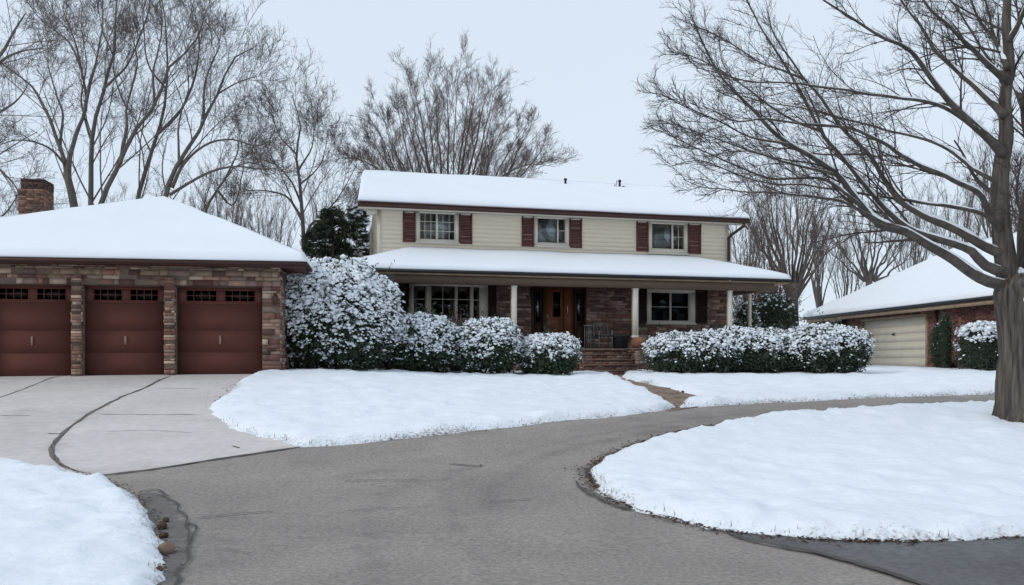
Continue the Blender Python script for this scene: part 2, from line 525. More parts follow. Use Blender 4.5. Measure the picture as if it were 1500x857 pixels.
ROAD = road()


def cdt_sheet(name, P, step, off, m, attrs_fn=None):
    """clean-edged pavement sheet with a small turned-down edge"""
    bnd = densify(P, step, True)
    bnd = bnd + .012 * np.c_[fbm(bnd * 6, 4), fbm(bnd * 6, 8)]
    lo, hi = P.min(0), P.max(0)
    X, Y = np.meshgrid(np.arange(lo[0], hi[0], step), np.arange(lo[1], hi[1], step))
    ip = np.c_[X.ravel(), Y.ravel()] + rng.normal(0, step * .08, (X.size, 2))
    closed = np.vstack([bnd, bnd[:1]])
    ip = ip[in_poly(ip, bnd)]
    ip = ip[seg_dist(ip, closed) > step * .5]
    pts = np.vstack([bnd, ip])
    nb = len(bnd)
    vs, es, fs, *_ = geometry.delaunay_2d_cdt([Vector(a) for a in pts], [(i, (i + 1) % nb) for i in range(nb)], [], 1, 1e-5)
    v2 = np.array([tuple(a) for a in vs])
    z = zt(*v2.T) + off
    V = np.c_[v2, z]
    fs = [tuple(f) for f in fs]
    ed = [(int(i), int(j)) for i, j in zip(range(nb), list(range(1, nb)) + [0])]
    n0 = len(V)
    V = np.vstack([V, np.c_[v2[:nb], z[:nb] - .03]])
    fs += [(i, n0 + i, n0 + j, j) for i, j in ed]
    at = None
    if attrs_fn: at = attrs_fn(V[:, :2])
    return tag(link(name, V, fs, m, smooth=False, attrs=at), kind='structure')


drive_px = [(440, 655.5), (380, 665), (300, 677), (220, 689), (145, 698), (120, 701), (60, 701), (-100, 696), (-500, 676)]
drive_bound = poly(drive_px)
DRIVE_P = np.vstack([drive_bound, [(-17.5, 13.5), (-17.5, 20.6), (-5.6, 22.1), (-5.2, 21.5)], poly([(400, 556), (362, 570), (345, 585), (338, 604), (350, 618), (390, 640)])])


def drive_attr(p):
    st = .25 * fbm(p * .6, 9, 3)
    for pts, w, a in [([(250, 552), (180, 580), (120, 615), (80, 650), (90, 680), (145, 697)], .30, .35), ([(60, 640), (30, 610), (40, 580), (90, 555)], .5, .3),
                      ([(330, 600), (250, 640), (200, 680)], .35, .18), ([(430, 655), (300, 676), (145, 697)], .25, .3)]:
        st = np.maximum(st, a * np.exp(-(seg_dist(p, smooth_line(poly(pts), 40)) / w) ** 2))
    return {'stain': ('F', st)}


DRIVE = cdt_sheet('driveway', DRIVE_P, .17, .014, M['concrete'], drive_attr)
SIDE_P = np.vstack([poly([(1040, 776), (1090, 790), (1180, 807), (1260, 828), (1330, 850), (1400, 880), (1500, 920)]), [(5, 4.0), (12, 3), (12, 9), (5, 9.2), (2.6, 8.6)]])
SIDE = cdt_sheet('side_road', SIDE_P, .2, .012, M['dark_asphalt'])
WALK_P = poly([(868, 541), (900, 560), (945, 580), (980, 603), (1040, 594), (1035, 580), (985, 567), (944, 558), (922, 552), (930, 539)])
WALK = cdt_sheet('walkway', WALK_P, .2, .012, M['flagstone'])


def ribbon(px, w, parent, off, m, name, jit=.03, seed=0, n=90, taper=True):
    L = smooth_line(poly(px), n)
    L = L + jit * np.c_[fbm(L * 3.1, seed, 3), fbm(L * 3.1 + 40, seed + 1, 3)]
    T = np.gradient(L, axis=0); T /= np.linalg.norm(T, axis=1, keepdims=True)
    Nn = np.c_[-T[:, 1], T[:, 0]]
    ww = w * (1 + .6 * fbm(L * 5, seed + 3, 2))
    if taper: ww = ww * np.clip(np.minimum(np.arange(n), n - 1 - np.arange(n)) / 8, .1, 1)
    a, b = L - Nn * ww[:, None] / 2, L + Nn * ww[:, None] / 2
    V = np.vstack([np.c_[a, zt(*a.T) + off], np.c_[b, zt(*b.T) + off]])
    f = [(i, i + 1, n + i + 1, n + i) for i in range(n - 1)]
    return link(name, V, f, m, parent)


M['joint'] = mat('worn_joint', (.17, .145, .13), .9, .4, 6, .3, 40)
ribbon([(252, 551), (215, 568), (180, 582), (150, 597), (130, 608), (100, 630), (82, 648), (76, 660), (82, 676), (100, 688), (135, 697)], .07, DRIVE, .019, M['joint'], 'joint', .02, 4)
ribbon([(252, 551), (215, 568), (180, 582), (150, 597), (130, 608), (100, 630), (82, 648), (76, 660), (82, 676), (100, 688), (135, 697)], .013, DRIVE, .023, M['crack'], 'crack', .05, 8)
ribbon([(445, 655.5), (380, 665), (300, 677.5), (220, 690), (140, 699)], .045, DRIVE, .021, M['crack'], 'crack', .02, 14)
for i, (px, w) in enumerate([([(-40, 592), (0, 583), (45, 567), (72, 556), (98, 549)], .03), ([(136, 608), (200, 608.5), (290, 609)], .02), ([(0, 610), (20, 610), (45, 610)], .025),
                             ([(212, 570), (255, 570), (296, 571)], .015), ([(150, 634), (220, 632), (285, 636)], .012), ([(70, 637), (90, 637)], .03), ([(340, 655), (352, 658)], .03)]):
    ribbon(px, w, DRIVE, .020, M['crack'], 'crack', .02, 20 + i)
for i, (px, w) in enumerate([([(280, 763), (330, 757), (365, 753), (410, 751)], .016), ([(480, 753), (520, 750), (570, 747), (645, 741)], .012), ([(300, 810), (330, 806), (380, 812)], .008),
                             ([(505, 705), (540, 704.5), (570, 705)], .014), ([(570, 705), (620, 705), (650, 703.5), (664, 703)], .010), ([(640, 703.5), (664, 702.5)], .010),
                             ([(715, 738), (750, 735), (780, 733)], .014), ([(655, 681), (700, 684), (702, 682)], .025), ([(200, 722), (235, 726), (255, 738), (272, 765), (279, 790), (272, 822), (256, 857), (246, 880)], .020),
                             ([(200, 722), (232, 720), (250, 730)], .02), ([(272, 765), (285, 775), (280, 800)], .02), ([(1060, 784), (1100, 795), (1180, 810), (1260, 830), (1330, 852), (1400, 880)], .07),
                             ([(840, 706), (852, 716), (880, 735), (930, 752)], .04)]):
    ribbon(px, w, ROAD, .017 if i < 11 else .022, M['crack'], 'crack', .055, 50 + i)


# stepping stones showing in the walkway, dirt, leaf litter
def scatter_cards(name, P, size, m, seed, lift=.012, zoff=0, curl=.5):
    r = np.random.default_rng(seed)
    n = len(P)
    a = r.uniform(0, 6.28, n); s = size * r.uniform(.5, 1.4, n)
    base = np.c_[P, zt(*P.T) + lift + zoff + r.uniform(0, .02, n)]
    ux = np.c_[np.cos(a), np.sin(a), r.uniform(-curl, curl, n)]; uy = np.c_[-np.sin(a), np.cos(a), r.uniform(-curl, curl, n)]
    V = np.stack([base - ux * s[:, None], base + uy * s[:, None] * .6, base + ux * s[:, None], base - uy * s[:, None] * .6], 1).reshape(-1, 3)
    return link(name, V, np.arange(4 * n).reshape(n, 4), m)


def along(E, i0, i1, n, inw, out, r, P):
    t = r.uniform(i0, i1, n); i = t.astype(int).clip(0, len(E) - 2); fr = (t - i)[:, None]
    p = E[i] * (1 - fr) + E[i + 1] * fr
    T = E[i + 1] - E[i]; T /= np.linalg.norm(T, axis=1, keepdims=True)
    o = np.abs(r.normal(0, 1, n)) * out * r.uniform(.2, 1, n) - r.uniform(0, inw, n)
    Nn = np.c_[-T[:, 1], T[:, 0]]
    test = in_poly(p + Nn * .05, P)
    Nn = np.where(test[:, None], -Nn, Nn)
    return p + Nn * o[:, None]


r_ = np.random.default_rng(5)
tipi = int(np.argmin(D_edge[:, 0]))
Pl = np.vstack([along(D_edge, tipi - 22, tipi + 20, 1500, .05, .12, r_, D_poly), along(D_edge, tipi + 16, tipi + 46, 420, .05, .05, r_, D_poly)])
tag(scatter_cards('leaf_litter', Pl, .020, M['brown_leaf'], 3), 'dead brown leaves swept along the rounded snow edge of the island', 'leaf litter', kind='stuff')
Pl = np.vstack([along(A_edge, 44, 84, 260, .02, .10, r_, A_poly), along(B_edge, 45, 100, 160, .05, .06, r_, B_poly), along(B_edge, 8, 22, 60, .0, .2, r_, B_poly),
                along(C_edge, 62, 100, 200, .05, .06, r_, C_poly)])
tag(scatter_cards('soil_crumbs', Pl, .02, M['soil'], 4), 'dark crumbs of soil and grit along the lawn edges', 'grit', kind='stuff')


def grass():
    r = np.random.default_rng(8)
    P = np.vstack([along(D_edge, tipi - 12, tipi + 22, 240, .35, .03, r, D_poly), along(D_edge, tipi + 20, tipi + 60, 40, .25, .03, r, D_poly),
                   along(B_edge, 30, 95, 300, .25, .03, r, B_poly), along(C_edge, 60, 100, 130, .25, .03, r, C_poly), along(A_edge, 45, 88, 90, .1, .05, r, A_poly)])
    n = len(P); a = r.uniform(0, 6.28, n); h = r.uniform(-.03, .035, n); lean = r.uniform(0, .07, n)
    base = np.c_[P, zt(*P.T) + .05]
    w = .004
    d = np.c_[np.cos(a), np.sin(a), 0 * a]
    s = np.c_[-np.sin(a), np.cos(a), 0 * a] * w
    top = base + d * lean[:, None] + np.c_[0 * h, 0 * h, h + .05]
    V = np.stack([base - s, base + s, top], 1).reshape(-1, 3)
    tag(link('grass', V, np.arange(3 * n).reshape(n, 3), M['grass']), 'thin dry grass blades poking out of the snow edges', 'grass', kind='stuff')


grass()


def rock(px, py, w, h, label, seed, m='stone'):
    x, y = gp(px, py)
    import bmesh
    bm = bmesh.new(); bmesh.ops.create_icosphere(bm, subdivisions=3, radius=1)
    V = np.array([v.co[:] for v in bm.verts]); Fc = [tuple(v.index for v in f.verts) for f in bm.faces]; bm.free()
    V = V * (1 + .28 * fbm(V * 1.1 + seed * 7, seed, 3))[:, None]
    V = V * np.array([w / 2, w / 2.6, h / 2]); V[:, 2] += h * .36
    o = link('rock', V, Fc, M[m], smooth=True)
    o.location = (x, y, float(zt(x, y)))
    o.rotation_euler = (0, 0, seed)
    tag(o, label, 'rock', 'stones at the edge of the foreground snow')


rock(243, 811, .145, .11, 'largest rounded brown stone against the foreground snow bank edge', 1)
rock(238, 775, .12, .08, 'dark stone at the top of the row along the foreground snow bank', 2, 'soil')
rock(243, 765, .07, .05, 'small dark pebble furthest from camera beside the snow bank', 6, 'soil')
rock(240, 788, .09, .06, 'small dark stone just above the largest rounded brown stone', 3, 'soil')
rock(233, 838, .08, .05, 'flat dark stone nearest the bottom edge beside the foreground snow', 5, 'soil')
# loose flat stones sticking out along the walkway
for i, (px, py, w, h, lb) in enumerate([(968, 570, .5, .03, 'flat grey-brown flagstone at the back edge of the walkway'), (1000, 583, .6, .035, 'wide flat flagstone at the near end of the walkway'),
                                        (983, 577, .4, .05, 'middle flagstone tilted at the walkway edge between two others')]):
    x, y = gp(px, py)
    mb = MB(); k = 9; rr = np.random.default_rng(i)
    ang = (np.arange(k) + rr.uniform(-.3, .3, k)) * 6.28 / k; ra = rr.uniform(.35, .55, k) * w
    v = [(ra[j] * math.cos(ang[j]), ra[j] * .6 * math.sin(ang[j]), 0) for j in range(k)] + [(ra[j] * .92 * math.cos(ang[j]), ra[j] * .55 * math.sin(ang[j]), h * .7) for j in range(k)]
    mb.add(v, [tuple(range(k, 2 * k))] + [(j, (j + 1) % k, k + (j + 1) % k, k + j) for j in range(k)])
    o = mb.build('flagstone', M['flagstone']); o.location = (x, y, float(zt(x, y)) + .01)
    tag(o, lb, 'flagstone', 'loose stones of the walkway')
# ================================================================ buildings
class Frame:
    """local frame of a building: eave corner L, angle; converts survey sights into local wall coordinates"""
    def __init__(s, L, ang, ground):
        s.L = np.array(L, float); s.a = ang; s.g = ground
        s.U = np.array([math.cos(ang), math.sin(ang)]); s.V = np.array([-math.sin(ang), math.cos(ang)])
    def at(s, px, py, v):
        k = (px - CX) / F
        u = (k * (s.L[1] + v * s.V[1]) - s.L[0] - v * s.V[0]) / (s.U[0] - k * s.U[1])
        d = s.L[1] + u * s.U[1] + v * s.V[1]
        return u, wz(py, d) - s.g
    def rect(s, x0, x1, y0, y1, v):
        xm, ym = (x0 + x1) / 2, None
        u0 = s.at(x0, y0, v)[0]; u1 = s.at(x1, y0, v)[0]
        z1 = s.at(xm, y0, v)[1]; z0 = s.at(xm, y1, v)[1]
        return u0, u1, z0, z1


front = lambda v0: (lambda a, d, z: (a, v0 + d, z))                    # wall facing -y; d goes inwards
right_side = lambda x0: (lambda a, d, z: (x0 - d, a, z))               # wall facing +x
left_side = lambda x0: (lambda a, d, z: (x0 + d, -a, z))               # wall facing -x, a runs along -y
back = lambda y0: (lambda a, d, z: (-a, y0 - d, z))


def oriented(mb, mp, a0, a1, d0, d1, z0, z1, c):
    v = [mp(a0, d0, z0), mp(a1, d0, z0), mp(a1, d1, z0), mp(a0, d1, z0), mp(a0, d0, z1), mp(a1, d0, z1), mp(a1, d1, z1), mp(a0, d1, z1)]
    mb.add(v, [(0, 1, 5, 4), (1, 2, 6, 5), (0, 3, 2, 1), (4, 5, 6, 7), (3, 0, 4, 7)], c)


def cutlist(a0, a1, z0, z1, ops):
    iv = [(a0, a1)]
    for (o0, o1, p0, p1) in ops:
        if min(z1, p1) - max(z0, p0) > .35 * (z1 - z0):
            nv = []
            for (s, e) in iv:
                if o1 <= s or o0 >= e: nv.append((s, e)); continue
                if o0 > s: nv.append((s, o0))
                if o1 < e: nv.append((o1, e))
            iv = nv
    return [(s, e) for s, e in iv if e - s > .015]


def sheet(mb, mp, a0, a1, z0, z1, ops, d, c):
    A = sorted({a0, a1, *[x for o in ops for x in o[:2] if a0 < x < a1]}); Z = sorted({z0, z1, *[x for o in ops for x in o[2:] if z0 < x < z1]})
    for i in range(len(A) - 1):
        for j in range(len(Z) - 1):
            am, zm = (A[i] + A[i + 1]) / 2, (Z[j] + Z[j + 1]) / 2
            if any(o[0] < am < o[1] and o[2] < zm < o[3] for o in ops): continue
            mb.add([mp(A[i], d, Z[j]), mp(A[i + 1], d, Z[j]), mp(A[i + 1], d, Z[j + 1]), mp(A[i], d, Z[j + 1])], [(0, 1, 2, 3)], c)
    for (o0, o1, p0, p1) in ops:        # reveals
        o0, o1, p0, p1 = max(o0, a0), min(o1, a1), max(p0, z0), min(p1, z1)
        if o1 <= o0 or p1 <= p0: continue
        for (a, b) in (((o0, p0), (o0, p1)), ((o1, p0), (o1, p1)), ((o0, p1), (o1, p1)), ((o0, p0), (o1, p0))):
            mb.add([mp(a[0], d, a[1]), mp(b[0], d, b[1]), mp(b[0], d + .22, b[1]), mp(a[0], d + .22, a[1])], [(0, 1, 2, 3)], c)


def bricks(mb, mp, a0, a1, z0, z1, ops, pal, hr, lr, mortar, seed, gap=.010, relief=.010, band=None):
    r = np.random.default_rng(seed)
    sheet(mb, mp, a0, a1, z0, z1, ops, .012, mortar)
    z = z0
    while z < z1 - .02:
        h = min(r.uniform(*hr), z1 - z)
        if z1 - z - h < .03: h = z1 - z
        for (s, e) in cutlist(a0, a1, z, z + h, ops):
            x = s
            tone = r.normal(0, .06)
            while x < e - .01:
                l = r.uniform(*lr)
                if e - x - l < lr[0] * .6: l = e - x
                c = np.array(pal[r.integers(len(pal))]) * max(.45, 1 + r.normal(0, .16) + tone)
                if band and z > band[0] and r.random() < band[1]: c = np.array(band[2]) * r.uniform(.75, 1.15)
                dj = r.uniform(-relief, relief * .7)
                oriented(mb, mp, x + gap / 2, x + l - gap / 2, dj, .02, z + gap / 2, z + h - gap / 2, tuple(c))
                x += l
        z += h


def siding(mb, mp, a0, a1, z0, z1, ops, ex=.15, seed=0):
    r = np.random.default_rng(seed)
    sheet(mb, mp, a0, a1, z0, z1, ops, .03, (1, 1, 1))
    z = z0
    while z < z1 - .01:
        h = min(ex, z1 - z)
        for (s, e) in cutlist(a0, a1, z, z + h, ops):
            n = max(1, int((e - s) / .6))
            for i in range(n):
                p, q = s + (e - s) * i / n, s + (e - s) * (i + 1) / n
                w0, w1 = .004 * math.sin(p * 2.1 + z * 9) , .004 * math.sin(q * 2.1 + z * 9)
                mb.add([mp(p, w0 - .016, z), mp(q, w1 - .016, z), mp(q, .012, z + h), mp(p, .012, z + h), mp(p, .03, z), mp(q, .03, z)], [(0, 1, 2, 3), (4, 5, 1, 0)])
        z += h


def shell(name, P00, P10, P11, P01, m, parent, T=.17, flags='bltr', n=(60, 24), rad=.22, off=.006, noise=.012, seed=0, rag=.0):
    noise *= 1.8; rag *= 1.5
    """snow blanket over a planar roof face; flagged sides (b bottom, r right, t top, l left) get rounded free edges"""
    def spaced(k, lo, hi, length):
        t = np.linspace(0, 1, k)
        ex = []
        f = min(.35, rad / max(length, .1))
        e = f * (1 - np.cos(np.linspace(0, math.pi / 2, 9)))
        if lo: ex += list(e)
        if hi: ex += list(1 - e)
        return np.unique(np.round(np.r_[t, ex], 6))
    P00, P10, P11, P01 = map(np.array, (P00, P10, P11, P01))
    LS = max(np.linalg.norm(P10 - P00), np.linalg.norm(P11 - P01)); LT = max(np.linalg.norm(P01 - P00), np.linalg.norm(P11 - P10))
    S = spaced(n[0], 'l' in flags, 'r' in flags, LS); Tt = spaced(n[1], 'b' in flags, 't' in flags, LT)
    s, t = np.meshgrid(S, Tt); s = s.ravel()[:, None]; t = t.ravel()[:, None]
    Pb = (P00 * (1 - s) + P10 * s) * (1 - t) + (P01 * (1 - s) + P11 * s) * t
    th = np.full(len(Pb), T)
    for fl, dist in (('b', t * LT), ('t', (1 - t) * LT), ('l', s * LS), ('r', (1 - s) * LS)):
        if fl in flags:
            q = np.clip(dist.ravel() / rad, 0, 1)
            th = np.minimum(th, T * np.sqrt(np.clip(1 - (1 - q) ** 2, 0, 1)) + .025)
    nz = fbm(Pb * .55, seed, 3) * noise * 2 + fbm(Pb * 3, seed + 3, 2) * noise * .5
    th = np.maximum(th * (1 + .1 * fbm(Pb * .8, seed + 7, 2)) + nz * np.clip(th / T, 0, 1), .012)
    top = Pb + np.c_[0 * th, 0 * th, th]
    if rag:      # lip bulging unevenly past the eave
        dirv = (P00 - P01); dirv = dirv / np.linalg.norm(dirv); dirv[2] = 0
        w = np.exp(-(t.ravel() * LT) / .15) * (rag * (.6 + .8 * fbm(Pb * 1.2, seed + 11, 3)))
        top = top + dirv[None] * w[:, None]
    bot = Pb + np.array([0, 0, off])
    a, b = len(Tt), len(S)
    i = np.arange(a * b).reshape(a, b)
    q1 = np.stack([i[:-1, :-1], i[:-1, 1:], i[1:, 1:], i[1:, :-1]], -1).reshape(-1, 4)
    N = a * b
    q2 = q1[:, ::-1] + N
    per = np.r_[i[0, :], i[1:, -1], i[-1, -2::-1], i[-2:0:-1, 0]]
    pn = np.roll(per, -1)
    q3 = np.stack([per + N, pn + N, pn, per], -1)
    # quads with collapsed corners (hips) are cleaned by validate
    return link(name, np.vstack([top, bot]), np.vstack([q1, q2, q3]), m, parent, smooth=True)


def slab(name, quads, m, parent, th=.12):
    mb = MB()
    for q in quads:
        q = [np.array(p, float) for p in q]
        lo = [p - np.array([0, 0, th]) for p in q]
        k = len(q)
        mb.add([tuple(p) for p in q + lo], [tuple(range(k)), tuple(range(2 * k - 1, k - 1, -1))] + [(i, k + i, k + (i + 1) % k, (i + 1) % k) for i in range(k)])
    return mb.build(name, m, parent)


def curtain_mesh(u0, u1, z0, z1, y, name, parent, m, folds=.09, amp=.007, seed=0):
    n = max(12, int((u1 - u0) / .02)); r = np.random.default_rng(seed)
    xs = np.linspace(u0, u1, n); ph = r.uniform(0, 6)
    yy = y + amp * np.sin(xs / folds * 6.28 + ph + .8 * np.sin(xs * 9)) 
    V = np.vstack([np.c_[xs, yy, np.full(n, z0)], np.c_[xs, yy * .3 + y * .7, np.full(n, z1)]])
    return link(name, V, [(i, i + 1, n + i + 1, n + i) for i in range(n - 1)], m, parent, smooth=True)


def window(parent, outer, glass, v0, frame_m, glassm, muntins=(), curtains=(), mull=(), sill=True, blind=None, trim=.10):
    """outer trim rect and glass rect in (u0,u1,z0,z1); wall face at v0"""
    o0, o1, p0, p1 = outer; g0, g1, q0, q1 = glass
    mb = MB()
    y0, y1 = v0 - .035, v0 + .10
    mb.box(o0, o1, y0, y1, q1, p1); mb.box(o0, o1, y0, y1, p0, q0); mb.box(o0, g0, y0, y1, q0, q1); mb.box(g1, o1, y0, y1, q0, q1)
    w = mb.build('window', frame_m, parent)
    sb = MB(); sb.ring(g0 - .002, g1 + .002, q0 - .002, q1 + .002, .035, v0 - .012, v0 + .06)
    for (x, ww) in mull: sb.box(x - ww / 2, x + ww / 2, v0 - .016, v0 + .055, q0, q1)
    sb.build('sash', M['cream_trim'], w)
    MB().box(g0 + .01, g1 - .01, v0 + .030, v0 + .036, q0 + .01, q1 - .01).build('pane', glassm, w)
    if muntins:
        m2 = MB()
        for (x0, x1, nx, nz) in muntins:
            for i in range(1, nx): 
                x = x0 + (x1 - x0) * i / nx; m2.box(x - .009, x + .009, v0 + .016, v0 + .028, q0, q1)
            for j in range(1, nz):
                z = q0 + (q1 - q0) * j / nz; m2.box(x0, x1, v0 + .017, v0 + .029, z - .009, z + .009)
        m2.build('muntin', M['cream_trim'], w)
    for k, (x0, x1, z0, z1) in enumerate(curtains):
        curtain_mesh(x0, x1, z0, z1, v0 + .16, 'curtain', w, M['curtain'], seed=k)
    if sill:
        MB().box(o0 - .03, o1 + .03, v0 - .075, v0 - .036, p0 - .04, p0 + .02).build('sill', M['cream_trim'], w)
    return w


def shutter(parent, u0, u1, z0, z1, v0, m):
    mb = MB()
    y0, y1 = v0 - .05, v0 - .012
    zm = z0 + (z1 - z0) * .47; s = .05
    mb.ring(u0, u1, z0, z1, s, y0, y1); mb.box(u0 + s, u1 - s, y0, y1, zm - s / 2, zm + s / 2)
    for (a, b) in ((z0 + s, zm - s / 2), (zm + s / 2, z1 - s)):
        n = max(3, int((b - a) / .05))
        for i in range(n):
            c = a + (b - a) * i / n
            h = (b - a) / n
            mb.add([(u0 + s, y0 + .006, c), (u1 - s, y0 + .006, c), (u1 - s, y1, c + h), (u0 + s, y1, c + h)], [(0, 1, 2, 3)])
    return mb.build('shutter', m, parent)


# ---------------------------------------------------------------- main house
HG = EYE - .42
FH = Frame((-4.98, 28.8), R(14.8), HG)
rel = lambda z: z + EYE - HG              # height above the eye -> local
house = empty('house', (-4.98, 28.8, HG), R(14.8))
tag(house, 'two storey house with cream siding above a brick porch and snowy roof', 'house')
V0 = .50
uL = FH.at(554, 300, V0)[0]; uR = FH.at(1066, 350, V0)[0]
ZE, ZP, ZF = rel(5.05), rel(3.62), rel(.43)      # eave, porch roof against wall, porch floor
DEPTH = 8.6
W1 = FH.rect(609.5, 671.5, 306.5, 355.5, V0); G1 = FH.rect(614, 667, 311.5, 352, V0)
W2 = FH.rect(783.5, 833, 314, 361, V0); G2 = FH.rect(786.5, 829, 318, 357, V0)
W3 = FH.rect(949.8, 1006.7, 322.5, 371.5, V0); G3 = FH.rect(954, 1003, 327, 366.5, V0)
WR = FH.rect(947, 1018, 422, 474, V0); GR = FH.rect(953, 1009.5, 428, 471, V0)
BAY = FH.rect(600, 713, 413.5, 482, V0)
DR = FH.rect(778, 859, 413, 515, V0)
up_ops = [G1, G2, G3]
lo_ops = [GR, (BAY[0] + .05, BAY[1] - .05, BAY[2], BAY[3]), (DR[0], DR[1], ZF, DR[3])]

mb = MB()
siding(mb, front(V0), uL, uR, ZP - .12, ZE + .06, up_ops, .148)
SK = (FH.at(541.5, 340, DEPTH)[0] - uL) / (DEPTH - V0)
skew = lambda a, d, z: (uL + d + SK * (-a - V0), -a, z)      # the gable wall runs in a little towards the back
siding(mb, skew, -(DEPTH), -V0, ZP - 2.2, ZE + .5, [], .148)
siding(mb, right_side(uR), V0, DEPTH, ZP - 2.2, ZE + .5, [], .148)
siding(mb, back(DEPTH), -uR, -uL - SK * (DEPTH - V0), 0, ZE, [], .148)
for (mp, a0, a1) in ((skew, -DEPTH, -V0), (right_side(uR), V0, DEPTH)):   # gable triangles
    am = (a0 + a1) / 2
    mb.add([mp(a0, .02, ZE - .1), mp(a1, .02, ZE - .1), mp(am, .02, ZE + 1.72)], [(0, 1, 2)])
mb.build('siding', M['siding'], house)
PAL_H = [lin(138, 110, 99), lin(122, 96, 87), lin(150, 124, 112), lin(104, 82, 76), lin(166, 142, 130), lin(130, 98, 85)]
mb = MB()
bricks(mb, front(V0), uL, uR, 0, ZP - .1, lo_ops, PAL_H, (.055, .16), (.14, .55), lin(105, 90, 82), 4, relief=.014)
bricks(mb, right_side(uR), V0, DEPTH, 0, ZP - 2.2, [], PAL_H, (.08, .12), (.2, .5), lin(105, 90, 82), 5)
bricks(mb, skew, -DEPTH, -V0, 0, ZP - 2.2, [], PAL_H, (.08, .12), (.2, .5), lin(105, 90, 82), 6)
mb.build('brick_wall', M['brick'], house, col=True)
# corner boards and a band under the eave
mb = MB()
for (a, b, y) in ((uL - .012, uL + .09, V0 - .03), (uR - .09, uR + .012, V0 - .03)): mb.box(a, b, y, V0 - .0095, ZP - .05, ZE)
mb.box(uL + .09, uR - .09, V0 - .035, V0 - .0095, ZE - .06, ZE + .06)
mb.box(uL - .03, uL - .0095, V0 - .03, V0 + .09, ZP - .05, ZE); mb.box(uR + .0095, uR + .03, V0 - .03, V0 + .09, ZP - .05, ZE)
mb.build('corner_board', M['cream_trim'], house)
# interior partition so that rooms read behind the glass
MB().box(uL + .2, uR - .2, 3.4, 3.5, 0, ZE).box(uL + .2, uR - .2, V0 + .25, 3.4, rel(2.95), rel(3.1)).box(uL + .2, uR - .2, V0 + .25, 3.4, ZE - .1, ZE).box(
    uL + .2, uR - .2, V0 + .25, 3.4, ZF - .1, ZF).build('interior_wall', M['interior'], house)

# roof
EL = 14.07; RV = 4.5; ZRG = rel(7.0)
ZR0 = ZE + .16
e0, e1 = (0, 0, ZR0), (EL, 0, ZR0)
r0, r1 = (.55, RV, ZRG), (EL + .05, RV, ZRG)
UB = FH.at(557, 300, 2 * RV)[0]
b0, b1 = (UB, 2 * RV, ZR0), (EL, 2 * RV, ZR0)
roof = slab('roof', [[e0, e1, r1, r0], [r0, r1, b1, b0]], M['shingle'], house, .10)
shell('snow_cover', (-.03, -.03, ZR0), (EL + .03, -.03, ZR0), (EL + .08, RV, ZRG), (.52, RV, ZRG), M['roof_snow'], roof, T=.21, flags='blr', n=(90, 30), rad=.26, rag=.035, seed=1)
shell('snow_cover', (EL + .03, 2 * RV + .03, ZR0), (UB - .03, 2 * RV + .03, ZR0), (.52, RV, ZRG), (EL + .08, RV, ZRG), M['roof_snow'], roof, T=.21, flags='blr', n=(40, 14), rad=.26, seed=2)
# gutter, soffit, rake boards
mb = MB()
mb.box(-.01, EL + .01, -.10, -.002, ZR0 - .17, ZR0 - .012); mb.box(-.01, EL + .01, -.125, -.101, ZR0 - .03, ZR0 - .010)
mb.build('gutter', M['brown_trim'], house)
mb = MB(); mb.box(.02, EL - .02, .0, V0 - .036, ZE - .012, ZE + .03); mb.build('soffit', M['cream_trim'], house)
for (a, b, r_a) in ((-.035, -.004, .515), (EL + .004, EL + .035, EL + .055)):
    for (y0_, y1_) in ((0, RV),):
        ra = r_a
        v = [(a, y0_, ZR0 - .17), (b, y0_, ZR0 - .17), (b, y0_, ZR0 - .01), (a, y0_, ZR0 - .01), (ra, y1_, ZRG - .17), (ra + .03, y1_, ZRG - .17), (ra + .03, y1_, ZRG - .01), (ra, y1_, ZRG - .01)]
        mb = MB(); mb.add(v, [(0, 1, 2, 3), (4, 7, 6, 5), (0, 4, 5, 1), (3, 2, 6, 7), (0, 3, 7, 4), (1, 5, 6, 2)])
        mb.build('rake_board', M['brown_trim'], house)
mb = MB(); mb.box(uL - .36, uL - .035, V0 - .1, V0 + .2, ZE - .16, ZE + .02); mb.build('eave_return', M['cream_trim'], house)
# roof vents poking through the snow
for (px, py, s) in ((826, 262, 1.0), (905, 264, 1.2)):
    uu, vv = FH.at(px, py, 4.2)
    t_ = 4.0 / RV; zr = ZR0 + (ZRG - ZR0) * t_ + .10
    mb = MB(); mb.lathe([(.045, zr), (.045, zr + .22 * s), (.07, zr + .23 * s), (.07, zr + .27 * s), (.03, zr + .30 * s)], uu, 4.0, 10)
    if s > 1: mb.tube([(uu - .16, 4.0, zr), (uu - .12, 4.0, zr + .34)], .012, 5); mb.tube([(uu - .22, 4.0, zr), (uu - .2, 4.0, zr + .2)], .012, 5); mb.lathe([(.05, zr), (.05, zr + .12)], uu + .16, 4.0, 8)
    mb.build('roof_vent', M['black'], roof)

# upper windows
mul1 = FH.at(640, 330, V0)[0]; mul3 = FH.at(985, 345, V0)[0]; mul2 = FH.at(817, 338, V0)[0]
window(house, W1, G1, V0, M['cream_trim'], M['glass'], [(G1[0], mul1, 3, 3), (mul1, G1[1], 3, 3)], [(mul1 + .02, G1[1] - .02, G1[2] + .03, G1[3]), (G1[0], G1[0] + .22, G1[2], G1[3])], [(mul1, .07)])
window(house, W2, G2, V0, M['cream_trim'], M['glass'], [(mul2, G2[1], 1, 2)], [(G2[0], mul2 - .02, G2[2] + .04, G2[3]), (mul2 + .02, G2[1], G2[2], G2[2] + .5)], [(mul2, .045)])
window(house, W3, G3, V0, M['cream_trim'], M['glass'], [(mul3, G3[1], 2, 2)], [(G3[0] + .02, mul3 - .05, G3[2] + .02, G3[3]), (mul3 + .2, G3[1] - .25, G3[2], G3[3] - .45)], [(mul3, .06)])
